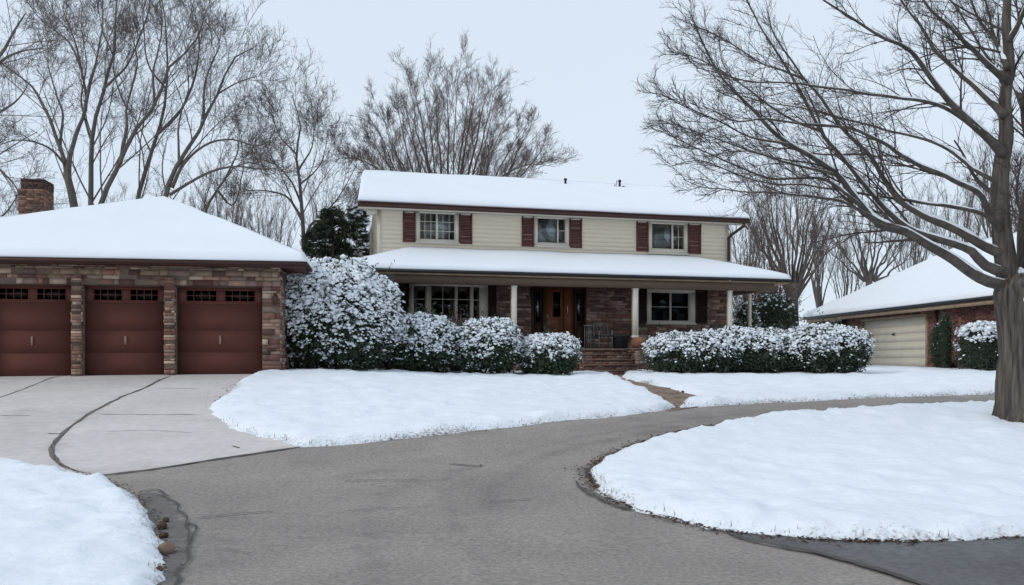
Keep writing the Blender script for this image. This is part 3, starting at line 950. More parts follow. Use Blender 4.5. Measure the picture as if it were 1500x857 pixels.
for r4 in ((590, 608.5, 306, 355), (672.2, 691.5, 309, 357.5), (764, 781.8, 312.8, 361.5), (833.8, 852, 317, 363.5), (931.8, 949.2, 322, 368.5), (1007.2, 1026.3, 326, 372)):
    shutter(house, *FH.rect(*r4, V0), V0, M['shutter'])

# downspout at the right corner
mb = MB()
pts = [(uR + .36, -.05, ZR0 - .15), (uR + .36, -.05, ZR0 - .26), (uR + .12, V0 - .13, ZR0 - .52), (uR - .03, V0 - .13, ZR0 - .66), (uR - .03, V0 - .13, ZP + .08)]
mb.tube(pts, .055, 8)
mb.tube([(uR + .36, -.02, ZR0 - .2), (uR + .75, .35, ZR0 - .3)], .035, 6)
mb.build('downspout', M['brown_trim'], house)
MB().box(uR + .045, uR + .10, V0 - .10, V0 - .02, ZP - .05, ZE - .3).build('corner_pipe', M['cream_trim'], house)

# porch roof
PA, PB, PV = -.72, 14.6, -1.9
ZPE = rel(2.84); ZPT = rel(3.68)
pr = slab('porch_roof', [[(PA, PV, ZPE), (PB, PV, ZPE), (PB - 2.4, V0 - .012, ZPT), (PA + 2.4, V0 - .012, ZPT)], [(PA, V0 + .55, ZPE), (PA, PV, ZPE), (PA + 2.4, V0 - .012, ZPT), (uL - .02, V0 + .55, ZPE + .6)],
                         [(PB, PV, ZPE), (PB, V0 + .55, ZPE), (uR + .04, V0 + .55, ZPE + .52), (PB - 2.4, V0 - .012, ZPT)]], M['shingle'], house, .06)
shell('snow_cover', (PA - .02, PV - .03, ZPE), (PB + .02, PV - .03, ZPE), (PB - 2.4, V0 - .02, ZPT), (PA + 2.4, V0 - .02, ZPT), M['roof_snow'], pr, T=.17, flags='b', n=(100, 22), rad=.22, rag=.03, seed=5, noise=.008)
shell('snow_cover', (PA - .03, V0 + .55, ZPE), (PA - .02, PV - .03, ZPE), (PA + 2.4, V0 - .02, ZPT), (uL - .02, V0 + .5, ZPE + .6), M['roof_snow'], pr, T=.17, flags='b', n=(24, 16), rad=.22, seed=6)
shell('snow_cover', (PB + .02, PV - .03, ZPE), (PB + .03, V0 + .55, ZPE), (uR + .04, V0 + .5, ZPE + .52), (PB - 2.4, V0 - .02, ZPT), M['roof_snow'], pr, T=.17, flags='b', n=(24, 16), rad=.22, seed=7)
MB().box(PA - .02, PB + .02, PV - .075, PV - .004, ZPE - .075, ZPE - .008).box(PB + .004, PB + .06, PV - .02, V0 + .5, ZPE - .075, ZPE - .008).build('porch_gutter', M['black'], house)
zb = FH.at(860, 414, PV + .3)[1]
MB().box(PA + .18, PB - .55, PV + .10, PV + .34, ZPE - .40, ZPE - .07).box(PB - .9, PB - .56, PV + .36, V0 + .4, ZPE - .38, ZPE - .07).box(PA + .2, PA + .5, PV + .36, V0 + .4, ZPE - .38, ZPE - .07).build('porch_beam', M['fascia'], house)
MB().box(PB - .54, PB - .01, PV + .02, V0 + .5, ZPE - .14, ZPE - .08).box(PA + .02, PB - .55, PV + .01, PV + .098, ZPE - .14, ZPE - .08).build('porch_soffit', M['tan_fascia'], house)
MB().box(PA + .2, PB - .6, PV + .36, V0 - .02, ZPE - .14, ZPE - .09).build('porch_ceiling', M['dark_wood'], house)
# porch floor
mb = MB()
bricks(mb, front(PV + .12), PA + .4, PB - .6, -.1, ZF - .02, [], PAL_H, (.07, .1), (.18, .4), lin(100, 85, 78), 9)
mb.build('porch_base', M['brick'], house, col=True)
MB().box(PA + .35, PB - .55, PV + .08, V0 - .03, ZF - .05, ZF).build('porch_floor', M['flagstone'], house)
# posts
for (px, w) in ((752.5, .165), (930, .175), (1068.5, .14), (548, .165)):
    u = FH.at(px, 450, PV + .22)[0]
    mb = MB(); h0, h1 = ZF + .002, ZPE - .402
    if px == 930: h0 = ZF + .36
    if px == 1068.5: h0 = ZF - .1
    mb.box(u - w / 2, u + w / 2, PV + .22 - w / 2, PV + .22 + w / 2, h0, h1)
    mb.box(u - w / 2 - .01, u + w / 2 + .01, PV + .22 - w / 2 - .01, PV + .22 + w / 2 + .01, h1 - .06, h1 - .003)
    mb.box(u - w / 2 - .012, u + w / 2 + .012, PV + .22 - w / 2 - .012, PV + .22 + w / 2 + .012, h0 + .001, h0 + .08)
    mb.build('porch_post', M['post_paint'], house)
for px in (1098,):
    u = FH.at(px, 440, 1.0)[0]
    MB().box(u - .05, u + .05, .95, 1.05, 0, ZPE + .25).build('porch_post', M['cream_trim'], house)

# bay window
zb0, zb1 = BAY[2], BAY[3]
ub = [FH.at(599.5, 440, V0)[0], FH.at(628.5, 440, V0 - .35)[0], FH.at(690, 440, V0 - .35)[0], FH.at(713.5, 440, V0)[0]]
bayf = MB()
pl = [(ub[0], V0 - .02), (ub[1], V0 - .37), (ub[2], V0 - .37), (ub[3], V0 - .02)]
panes = MB(); munt = MB()
def bay_panel(p, q, cuts):
    """one flat facet of the bay from plan point p to q; cuts = pane intervals along it (0..1)"""
    p, q = np.array(p), np.array(q); L_ = np.linalg.norm(q - p); t = (q - p) / L_; nrm = np.array([t[1], -t[0]])
    def bx(m, a, b, d0, d1, z0, z1):
        c = [p + t * a + nrm * d0, p + t * b + nrm * d0, p + t * b + nrm * d1, p + t * a + nrm * d1]
        m.add([(*k, z0) for k in c] + [(*k, z1) for k in c], [(0, 3, 2, 1), (4, 5, 6, 7), (0, 1, 5, 4), (1, 2, 6, 5), (2, 3, 7, 6), (3, 0, 4, 7)])
    zt1, zb_ = zb1 - .17, zb0 + .12
    bx(bayf, 0, L_, -.04, .04, zt1, zb1); bx(bayf, 0, L_, -.04, .04, zb0, zb_)
    last = 0
    for (a, b) in cuts:
        bx(bayf, last * L_, a * L_, -.04, .04, zb_, zt1); last = b
        bx(panes, a * L_, b * L_, -.004, .004, zb_, zt1)
        bx(munt, a * L_, b * L_, -.001, .016, (zb_ + zt1) / 2 + .2, (zb_ + zt1) / 2 + .225)
        if (b - a) * L_ > .6:
            bx(munt, (a + b) / 2 * L_ - .012, (a + b) / 2 * L_ + .012, -.001, .017, zb_, zt1)
    bx(bayf, last * L_, L_, -.04, .04, zb_, zt1)
bay_panel(pl[0], pl[1], [(.22, .80)])
bay_panel(pl[1], pl[2], [(.04, .60), (.67, .97)])
bay_panel(pl[2], pl[3], [(.10, .48)])
bayf.add([(*a, zb1 + .003) for a in pl] + [(*a, zb1 + .05) for a in pl], [(3, 2, 1, 0), (4, 5, 6, 7), (0, 1, 5, 4), (1, 2, 6, 5), (2, 3, 7, 6), (3, 0, 4, 7)])
bayf.add([(*a, zb0 - .05) for a in pl] + [(*a, zb0 - .003) for a in pl], [(3, 2, 1, 0), (4, 5, 6, 7), (0, 1, 5, 4), (1, 2, 6, 5), (2, 3, 7, 6), (3, 0, 4, 7)])
bw = bayf.build('bay_window', M['post_paint'], house)
panes.build('pane', M['dark_glass'], bw); munt.build('muntin', M['cream_trim'], bw)
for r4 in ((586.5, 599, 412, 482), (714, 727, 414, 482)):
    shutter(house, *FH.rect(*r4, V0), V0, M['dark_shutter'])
# timber boarding left of the bay
mb = MB(); a0, a1 = FH.at(556, 440, V0)[0], FH.at(586, 440, V0)[0]
k = 7
for i in range(k): mb.box(a0 + (a1 - a0) * i / k + .004, a0 + (a1 - a0) * (i + 1) / k - .004, V0 - .04, V0 - .016, ZF, ZPE - .1)
mb.build('timber_boarding', M['fascia'], house)

# right window on the porch
mr_ = FH.at(982, 450, V0)[0]
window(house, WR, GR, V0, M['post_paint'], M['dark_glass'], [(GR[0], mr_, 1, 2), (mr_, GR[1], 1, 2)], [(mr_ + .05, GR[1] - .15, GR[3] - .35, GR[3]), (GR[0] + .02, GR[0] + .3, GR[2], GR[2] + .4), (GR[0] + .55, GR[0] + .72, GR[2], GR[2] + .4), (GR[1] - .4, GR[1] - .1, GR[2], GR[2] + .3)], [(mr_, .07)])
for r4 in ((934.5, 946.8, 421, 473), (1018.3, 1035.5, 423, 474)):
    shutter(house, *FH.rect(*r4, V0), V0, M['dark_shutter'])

# entrance: recessed surround, double door, side lights
d0, d1, _, dz1 = DR
YD = V0 + .14
fd = MB()
fx = lambda px: FH.at(px, 460, V0 + .1)[0]
zd = lambda py: FH.at(820, py, V0 + .1)[1]
fd.box(d0, d1, YD + .06, YD + .12, ZF, dz1)                              # dark backing panel
for (a, b) in ((d0, fx(781)), (fx(795), fx(797.5)), (fx(841.5), fx(844)), (fx(856), d1)): fd.box(a, b, YD - .10, YD + .058, ZF, dz1 - .22)
fd.box(d0, d1, YD - .10, YD + .058, dz1 - .218, dz1)
for (a, b) in ((781, 795), (844, 856)):
    fd.box(fx(a), fx(b), YD + .002, YD + .058, ZF, zd(478)); fd.box(fx(a), fx(b), YD + .002, YD + .058, zd(424), dz1 - .22)
entry = fd.build('front_door', M['dark_wood'], house)
zdb, zdt = ZF + .03, dz1 - .225
lf = MB()
def leaf(m, a, b, g):
    m.box(a, b, YD, YD + .05, zdb, zdt)
    pn = .07
    for (z0_, z1_) in ((zdb + .12, zdb + .75), (zdb + .85, zdb + 1.05)): m.ring(a + pn, b - pn, z0_, z1_, .025, YD - .014, YD - .002)
    if g: m.ring(g[0] - .03, g[1] + .03, g[2] - .03, g[3] + .03, .03, YD - .016, YD - .002)
leaf(lf, fx(797.8), fx(825.2), (fx(810.5), fx(821), zd(464), zd(428)))
leaf(lf, fx(826.4), fx(841.2), None)
lf.build('door_leaf', M['door_wood'], entry)
MB().box(fx(810.5), fx(821), YD - .010, YD - .003, zd(464), zd(428)).build('door_glass', M['dark_glass'], entry)
for (a, b, y0_, y1_) in ((785, 791, 428, 472), (845, 851, 428, 470)):
    sl = MB(); sl.ring(fx(a) - .03, fx(b) + .03, zd(y1_) - .03, zd(y0_) + .03, .03, YD - .02, YD + .0)
    s_ = sl.build('side_light', M['dark_wood'], entry)
    MB().box(fx(a), fx(b), YD - .012, YD - .006, zd(y1_), zd(y0_)).build('pane', M['glass'], s_)
    MB().box((fx(a) + fx(b)) / 2 - .02, (fx(a) + fx(b)) / 2 + .03, YD - .004, YD + .0, zd(y1_), zd(y0_)).build('lace', M['curtain'], s_)
MB().tube([(fx(831), YD - .01, zd(463)), (fx(831), YD - .06, zd(462)), (fx(831), YD - .06, zd(441)), (fx(831), YD - .01, zd(440))], .017, 8).build('handle', M['metal'], entry)
# ceiling lamp of the porch
u = FH.at(829.5, 410, V0 - .5)[0]
lamp = MB().lathe([(.10, ZPE - .19), (.10, ZPE - .141)], u, -.2, 14).build('porch_lamp', M['black'], house)
MB().lathe([(.05, ZPE - .235), (.085, ZPE - .215), (.085, ZPE - .191)], u, -.2, 14).build('bulb_cover', M['lamp'], lamp)
# wall lantern by the left side light
u = FH.at(778, 428, V0)[0]
MB().box(u - .04, u + .04, V0 - .12, V0 - .02, zd(437), zd(425)).build('wall_lantern', M['black'], house)

# brick steps
mb = MB()
us0, us1 = FH.at(846, 530, PV)[0], FH.at(921, 530, PV)[0]
nst = 4
for i in range(nst):
    zt_ = ZF - (i + 1) * ZF / (nst + .0) * .98 + .0
    y1_ = PV + .11 - i * .30
    zz1 = ZF * (1 - (i + 1) / (nst + 1))
    bricks(mb, front(y1_ - .30), us0, us1 + .02, -.25, zz1 - .045, [], PAL_H, (.07, .1), (.18, .42), lin(100, 85, 78), 30 + i)
    mb.box(us0 - .02, us1, y1_ - .33, y1_, zz1 - .044, zz1, lin(118, 96, 84))
mb.build('steps', M['brick'], house, col=True)
mb = MB(); up0, up1 = FH.at(921, 530, PV)[0], FH.at(944, 530, PV)[0]
for (mp, a, b) in ((front(PV - .55), up0, up1), (right_side(up1), PV - .55, PV + .1), (left_side(up0), -(PV + .1), -(PV - .55))):
    bricks(mb, mp, a, b, -.25, ZF - .02, [], PAL_H, (.07, .1), (.15, .3), lin(100, 85, 78), 40)
mb.box(up0 - .02, up1 + .02, PV - .57, PV + .1, ZF - .019, ZF + .02, lin(130, 100, 88))
mb.build('step_pier', M['brick'], house, col=True)


def on_house(u, v, z):
    p = FH.L + FH.U * u + FH.V * v
    return (p[0], p[1], HG + z)


uq = (up0 + up1) / 2
o = MB().lathe([(.16, 0), (.25, .06), (.27, .18), (.25, .27), (.20, .33), (.12, .355), (.02, .36)], 0, 0, 20).build('jar', M['terracotta'], None, True)
o.location = on_house(uq, PV - .22, ZF + .021)
tag(o, 'squat rounded terracotta jar on the brick pier beside the porch steps', 'jar')
# pale metal chair frame on the porch
uc = FH.at(884, 500, PV + .75)[0]
ch = empty('garden_chair', on_house(uc, PV + .75, ZF), R(14.8))
tag(ch, 'pale metal garden chair with open back standing at the top of the steps', 'chair')
for (x, y) in ((-.23, -.2), (.23, -.2)): MB().tube([(x, y, 0), (x, y, .60)], .02, 6).build('leg', M['old_iron'], ch)
for x in (-.25, .25): MB().tube([(x, .2, 0), (x, .22, .45), (x, .3, .88)], .02, 6).build('leg', M['old_iron'], ch)
MB().box(-.25, .25, -.22, .22, .42, .45).build('seat', M['black'], ch)
m_ = MB()
for x in (-.12, 0, .12): m_.tube([(x, .215, .455), (x, .3, .86)], .012, 6)
m_.tube([(-.25, .3, .87), (.25, .3, .87)], .018, 6); m_.build('backrest', M['old_iron'], ch)
for x in (-.26, .26): MB().tube([(x, -.2, .62), (x, .24, .62)], .018, 6).build('armrest', M['old_iron'], ch)
# lantern like stand
ul = FH.at(861, 500, PV + .55)[0]
ls = empty('plant_stand', on_house(ul, PV + .55, ZF), R(14.8))
tag(ls, 'slim white metal plant stand with dark plant beside the door steps', 'plant stand')
m_ = MB()
for a in range(4): m_.tube([(.11 * math.cos(a * 1.57), .11 * math.sin(a * 1.57), 0), (.11 * math.cos(a * 1.57), .11 * math.sin(a * 1.57), .75)], .014, 6)
m_.build('frame', M['old_iron'], ls); MB().lathe([(.15, .75), (.15, .78)], 0, 0, 14).build('top', M['old_iron'], ls)
# dark planter
uc = FH.at(909, 500, PV + .62)[0]
pt = empty('planter', on_house(uc, PV + .62, ZF), 0)
tag(pt, 'dark round planter with small evergreen next to the middle porch post', 'planter')
MB().lathe([(.17, 0), (.24, .05), (.29, .38), (.32, .42), (.32, .46), (.27, .46), (.26, .42)], 0, 0, 18).build('pot', M['pot'], pt, True)

# ---------------------------------------------------------------- garage
GG = EYE - .31
FG = Frame((-4.96, 21.3), R(8.4), GG)
relg = lambda z: z + EYE - GG
garage = empty('garage', (-4.96, 21.3, GG), R(8.4))
tag(garage, 'brick garage with three brown doors under a pyramid of roof snow', 'garage')
GV = .45
gR = FG.at(411, 450, GV)[0]; gL = -10.55; ZGE = relg(2.30)
PAL_G = [lin(130, 100, 88), lin(108, 82, 73), lin(150, 122, 108), lin(84, 64, 58), lin(140, 108, 94), lin(118, 88, 76), lin(172, 150, 134), lin(96, 68, 62), lin(124, 104, 96)]
PAL_G = [tuple(min(1, k * 1.22) for k in p) for p in PAL_G]
doors = []
for (x0, x1) in ((258, 384), (122, 241), (-18, 105.5)):
    u0 = FG.at(x0, 480, GV)[0]; u1 = FG.at(x1, 480, GV)[0]
    doors.append((u0, u1, -.2, FG.at(320, 421, GV)[1]))
mb = MB()
bricks(mb, front(GV), gL, gR, -.2, ZGE, doors, PAL_G, (.05, .16), (.10, .46), lin(112, 96, 86), 14, relief=.026, band=(2.15, .30, lin(150, 128, 108)))
bricks(mb, right_side(gR), GV, 10, -.2, ZGE, [], PAL_G, (.06, .12), (.16, .5), lin(120, 102, 88), 15)
bricks(mb, left_side(gL), -10, -GV, -.2, ZGE, [], PAL_G, (.09, .12), (.3, .5), lin(120, 102, 88), 16)
mb.add([(gL, 10, -.2), (gR, 10, -.2), (gR, 10, ZGE), (gL, 10, ZGE)], [(0, 1, 2, 3)], PAL_G[0])
mb.build('brick_wall', M['brick'], garage, col=True)
# projecting piers between the doors (their bricks stand proud of the wall)
for (a, b) in ((doors[1][1], doors[0][0]), (doors[2][1], doors[1][0])):
    mb = MB()
    bricks(mb, front(GV - .10), a + .01, b - .01, -.2, doors[0][3] + .22, [], PAL_G, (.05, .09), (.12, .28), lin(120, 102, 88), int(abs(a) * 10), relief=.02)
    for mp in (right_side(b - .01), left_side(a + .01)):
        s0, s1 = (GV - .1, GV - .01) if mp(0, 0, 0)[0] > (a + b) / 2 else (-(GV - .01), -(GV - .1))
        bricks(mb, mp, s0, s1, -.2, doors[0][3] + .22, [], PAL_G, (.06, .1), (.2, .3), lin(120, 102, 88), 3)
    mb.build('pier', M['brick'], garage, col=True)
for k, (u0, u1, z0, z1) in enumerate(doors):
    yd = GV + .13
    gf = float(zt(*(FG.L + FG.U * (u0 + u1) / 2 + FG.V * GV))) - GG + .014
    mb = MB()
    zb_ = gf + .012
    hgt = z1 - zb_
    nsec = 4
    sec = hgt / nsec
    wz0, wz1 = z1 - .34, z1 - .055
    wins = [(u0 + (u1 - u0) * .10, u0 + (u1 - u0) * .46), (u0 + (u1 - u0) * .55, u0 + (u1 - u0) * .91)]
    for j in range(nsec - 1):
        za, zc = zb_ + sec * j, min(zb_ + sec * (j + 1) - .003, wz0 - .062)
        if za < wz0 - .1:
            mb.box(u0, u1, yd, yd + .04, za, zc)
    mb.box(u0, u1, yd + .003, yd + .045, zb_, wz0 - .0625)
    mb.box(u0, u1, yd - .004, yd + .044, wz0 - .06, wz0); mb.box(u0, u1, yd - .004, yd + .044, wz1, z1)
    for (a, b) in ((u0, wins[0][0]), (wins[0][1], wins[1][0]), (wins[1][1], u1)): mb.box(a, b, yd - .004, yd + .044, wz0, wz1)
    gd = mb.build('garage_door', M['door_brown'], garage)
    for (a, b) in wins:
        wf = MB(); wf.ring(a, b, wz0, wz1, .018, yd - .010, yd + .02)
        for i in range(1, 4): wf.box(a + (b - a) * i / 4 - .008, a + (b - a) * i / 4 + .008, yd - .008, yd + .018, wz0 + .018, wz1 - .018)
        wf.box(a + .018, b - .018, yd - .009, yd + .017, (wz0 + wz1) / 2 - .008, (wz0 + wz1) / 2 + .008)
        w_ = wf.build('window', M['door_brown'], gd)
        MB().box(a + .018, b - .018, yd + .021, yd + .026, wz0 + .018, wz1 - .018).build('pane', M['garage_glass'], w_)
    um = (u0 + u1) / 2
    MB().box(um - .022, um + .022, yd - .03, yd - .003, zb_ + .72, zb_ + .93).build('handle', M['bronze'], gd)
    MB().box(u0, u1, yd - .006, yd + .03, gf - .004, zb_ - .001).build('weather_strip', M['black'], gd)
MB().box(gL, gR, GV + .9, GV + 1.0, -.2, ZGE).build('interior_wall', M['interior'], garage)
# steel lintels over the doors
for (u0, u1, z0, z1) in doors:
    MB().box(u0 - .03, u1 + .03, GV - .018, GV + .1, z1 + .001, z1 + .022).build('lintel', M['brown_trim'], garage)
# roof
GE = ZGE + .095; GA = relg(4.62)
c = [(-11.05, 0, GE), (0, 0, GE), (0, 10.6, GE), (-11.05, 10.6, GE)]; ap = (-4.45, 5.2, GA)
groof = slab('roof', [[c[0], c[1], ap], [c[1], c[2], ap], [c[2], c[3], ap], [c[3], c[0], ap]], M['shingle'], garage, .08)
ex = .03
cs = [(-11.05 - ex, -ex, GE), (ex, -ex, GE), (ex, 10.6 + ex, GE), (-11.05 - ex, 10.6 + ex, GE)]
for i in range(4):
    shell('snow_cover', cs[i], cs[(i + 1) % 4], ap, ap, M['roof_snow'], groof, T=.20, flags='b', n=(80, 34), rad=.26, rag=.03, seed=20 + i)
mb = MB(); mb.box(-11.07, .02, -.05, -.003, GE - .085, GE - .01); mb.box(.003, .05, -.02, 10.6, GE - .085, GE - .01); mb.box(-11.12, -11.053, -.02, 10.6, GE - .085, GE - .01)
mb.build('gutter', M['brown_trim'], garage)
MB().box(-11.0, -.03, .0, GV - .03, ZGE - .015, ZGE + .02).box(gR + .03, -.03, GV, 10.5, ZGE - .015, ZGE + .02).build('soffit', M['brown_trim'], garage)
# house number plaque / lamp by the right door
u_, z_ = FG.at(404, 440, GV)
m_ = MB(); m_.lathe([(.02, z_ - .12), (.06, z_ - .1), (.075, z_ + .08), (.03, z_ + .16)], u_, GV - .1, 10); m_.box(u_ - .03, u_ + .03, GV - .04, GV - .002, z_ - .05, z_ + .1)
m_.build('wall_lamp', M['brown_trim'], garage)
# chimney
mb = MB()
cx0, cx1, cy0, cy1 = -9.05, -8.05, 6.4, 7.2
kz = relg(5.55)
q0 = FG.at(53, 295, 6.4)[0]; cx0, cx1 = q0 - .50, q0 + .22
kz = FG.at(53, 262, 6.4)[1]
for (mp, a, b) in ((front(cy0), cx0, cx1), (right_side(cx1), cy0, cy1), (left_side(cx0), -cy1, -cy0), (back(cy1), -cx1, -cx0)):
    bricks(mb, mp, a, b, ZGE, kz - .30, [], [lin(132, 98, 82), lin(112, 82, 70), lin(146, 112, 94), lin(96, 70, 60), lin(138, 104, 86)], (.055, .075), (.16, .24), lin(108, 90, 80), 50)
for (mp, a, b) in ((front(cy0 + .04), cx0 + .05, cx1 - .0), (right_side(cx1), cy0 + .04, cy1), (left_side(cx0 + .05), -cy1, -cy0 - .04), (back(cy1), -cx1, -cx0)):
    bricks(mb, mp, a, b, kz - .299, kz, [], [lin(70, 54, 48), lin(88, 64, 54), lin(60, 46, 42)], (.055, .075), (.16, .24), lin(70, 58, 52), 51)
mb.box(cx0 + .06, cx1 - .01, cy0 + .05, cy1 - .01, kz - .02, kz + .005, lin(60, 50, 46))
mb.build('chimney', M['brick'], garage, col=True)

# ---------------------------------------------------------------- neighbour's house
NG = EYE - .2
na = math.atan2(30.2 - 45.3, 16.4 - 14.9)
FN = Frame((14.9, 45.3), na, NG)
nb_ = empty('neighbour_house', (14.9, 45.3, NG), na)
tag(nb_, 'low red brick house with cream garage door behind the big bare tree', 'house')
NV = .5; NL = 23.0; ND = 10.4
ZN = 2.10 + .2
nD = (FN.at(1262, 500, NV)[0], FN.at(1356.5, 500, NV)[0], -.1, FN.at(1310, 466.5, NV)[1])
nW = FN.rect(1211, 1241, 466, 490, NV)
nW2 = FN.rect(1188, 1205, 470, 486, NV)
nWin = (FN.at(1216, 470, NV)[0], FN.at(1233, 470, NV)[0], FN.at(1225, 488, NV)[1], FN.at(1225, 469.5, NV)[1])
PAL_N = [lin(128, 88, 79), lin(110, 74, 67), lin(142, 102, 90), lin(94, 64, 60), lin(122, 82, 73), lin(134, 95, 86)]
nw0 = FN.at(1182, 480, NV)[0] + .2
mb = MB()
bricks(mb, front(NV), nw0, NL - .5, -.2, ZN, [nD, nWin], PAL_N, (.066, .072), (.2, .22), lin(140, 118, 108), 61, relief=.005)
bricks(mb, left_side(nw0), -(ND - .5), -NV, -.2, ZN, [], PAL_N, (.12, .13), (.2, .4), lin(140, 118, 108), 62, relief=.005)
bricks(mb, right_side(NL - .5), NV, ND - .5, -.2, ZN, [], PAL_N, (.12, .13), (.2, .4), lin(140, 118, 108), 63, relief=.005)
mb.add([(nw0, ND - .5, -.2), (NL - .5, ND - .5, -.2), (NL - .5, ND - .5, ZN), (nw0, ND - .5, ZN)], [(0, 1, 2, 3)], PAL_N[0])
mb.build('brick_wall', M['brick'], nb_, col=True)
mb = MB(); yd = NV + .10
ns = 6; gz = .02
for j in range(ns):
    za, zc = gz + (nD[3] - gz) * j / ns, gz + (nD[3] - gz) * (j + 1) / ns
    mb.box(nD[0], nD[1], yd, yd + .04, za + .0025, zc - .0025)
    mb.box(nD[0], nD[1], yd + .004, yd + .05, za - .0025, za + .0025)
    for i in range(8):
        a = nD[0] + (nD[1] - nD[0]) * (i + .08) / 8; b = nD[0] + (nD[1] - nD[0]) * (i + .92) / 8
        mb.ring(a, b, za + .06, zc - .06, .012, yd - .003, yd - .0005)
gd = mb.build('garage_door', M['cream_door'], nb_)
um = (nD[0] + nD[1]) / 2
MB().box(um - .10, um + .10, yd - .05, yd - .01, nD[3] * .66, nD[3] * .66 + .05).build('handle', M['black'], gd)
MB().box(nD[0] - .10, nD[0] - .002, NV - .03, NV + .1, -.1, nD[3] + .1).box(nD[1] + .002, nD[1] + .10, NV - .03, NV + .1, -.1, nD[3] + .1).box(nD[0], nD[1], NV - .03, NV + .1, nD[3] + .002, nD[3] + .1).build('door_frame', M['tan_fascia'], nb_)
wn = MB(); wn.ring(nWin[0] - .05, nWin[1] + .05, nWin[2] - .05, nWin[3] + .05, .08, NV - .03, NV + .08)
wn = wn.build('window', M['cream_trim'], nb_)
MB().box(nWin[0] + .03, nWin[1] - .03, NV + .03, NV + .036, nWin[2] + .03, nWin[3] - .03).build('pane', M['glass'], wn)
mb = MB()
for i in range(14): 
    z = nWin[2] + (nWin[3] - nWin[2]) * i / 14
    mb.add([(nWin[0] + .04, NV + .10, z), (nWin[1] - .04, NV + .10, z), (nWin[1] - .04, NV + .13, z + .055), (nWin[0] + .04, NV + .13, z + .055)], [(0, 1, 2, 3)])
mb.build('blind', M['cream_trim'], wn)
for (x0, x1) in ((1211, 1215.5), (1234, 1241)):
    a, b = FN.at(x0, 470, NV)[0], FN.at(x1, 470, NV)[0]
    shutter(nb_, min(a, b), max(a, b), nWin[2] - .05, nWin[3] + .05, NV, M['black'])
MB().box(nw0 + .3, nw0 + 1.2, NV - .02, NV - .006, .2, ZN - .1).build('timber_panel', M['tan_fascia'], nb_)
NE = ZN + .14; NR = NE + 2.95; h = ND / 2
q = [(0, 0, NE), (NL, 0, NE), (NL, ND, NE), (0, ND, NE)]; ra, rb = (h, h, NR), (NL - h, h, NR)
nroof = slab('roof', [[q[0], q[1], rb, ra], [q[1], q[2], rb], [q[2], q[3], ra, rb], [q[3], q[0], ra]], M['shingle'], nb_, .08)
shell('snow_cover', (-.03, -.03, NE), (NL + .03, -.03, NE), rb, ra, M['roof_snow'], nroof, T=.19, flags='b', n=(110, 24), rad=.24, rag=.05, seed=31)
shell('snow_cover', (NL + .03, -.03, NE), (NL + .03, ND + .03, NE), rb, rb, M['roof_snow'], nroof, T=.19, flags='b', n=(40, 20), rad=.24, seed=32)
shell('snow_cover', (NL + .03, ND + .03, NE), (-.03, ND + .03, NE), ra, rb, M['roof_snow'], nroof, T=.19, flags='b', n=(40, 20), rad=.24, seed=33)
shell('snow_cover', (-.03, ND + .03, NE), (-.03, -.03, NE), ra, ra, M['roof_snow'], nroof, T=.19, flags='b', n=(40, 24), rad=.24, rag=.03, seed=34)
MB().box(-.02, NL, -.06, -.003, NE - .11, NE - .01).build('gutter', M['black'], nb_)
MB().box(.3, NL, -.002, .05, NE - .27, NE - .105).box(.3, NL, .052, NV - .01, NE - .165, NE - .105).build('fascia', M['tan_fascia'], nb_)
ud = FN.at(1374, 500, NV)[0]
MB().box(ud - .05, ud + .05, NV - .12, NV - .03, 0, NE - .17).build('downspout', M['dark_wood'], nb_)
# bench by the neighbour's wall
bx_, _ = FN.at(1411, 535, NV - .5)
p = FN.L + FN.U * bx_ + FN.V * (NV - .55)
bn = empty('bench', (p[0], p[1], float(zt(*p)) + .05), na)
tag(bn, 'low dark wooden bench against the red brick wall', 'bench')
MB().box(-.75, .75, -.2, -.03, .30, .35).box(-.75, .75, 0.0, .17, .30, .35).build('seat', M['dark_wood'], bn)
for x in (-.6, .6): MB().box(x - .06, x + .06, -.18, .16, -.1, .298).build('leg', M['dark_wood'], bn)
# ================================================================ vegetation
def resample(P, Rr, m):
    P = np.asarray(P, float); Rr = np.asarray(Rr, float)
    d = np.r_[0, np.cumsum(np.linalg.norm(np.diff(P, axis=0), axis=1))]
    S = smooth_line(P, m)
    ds = np.linspace(0, d[-1], m)
    return S, np.interp(ds, d, Rr)


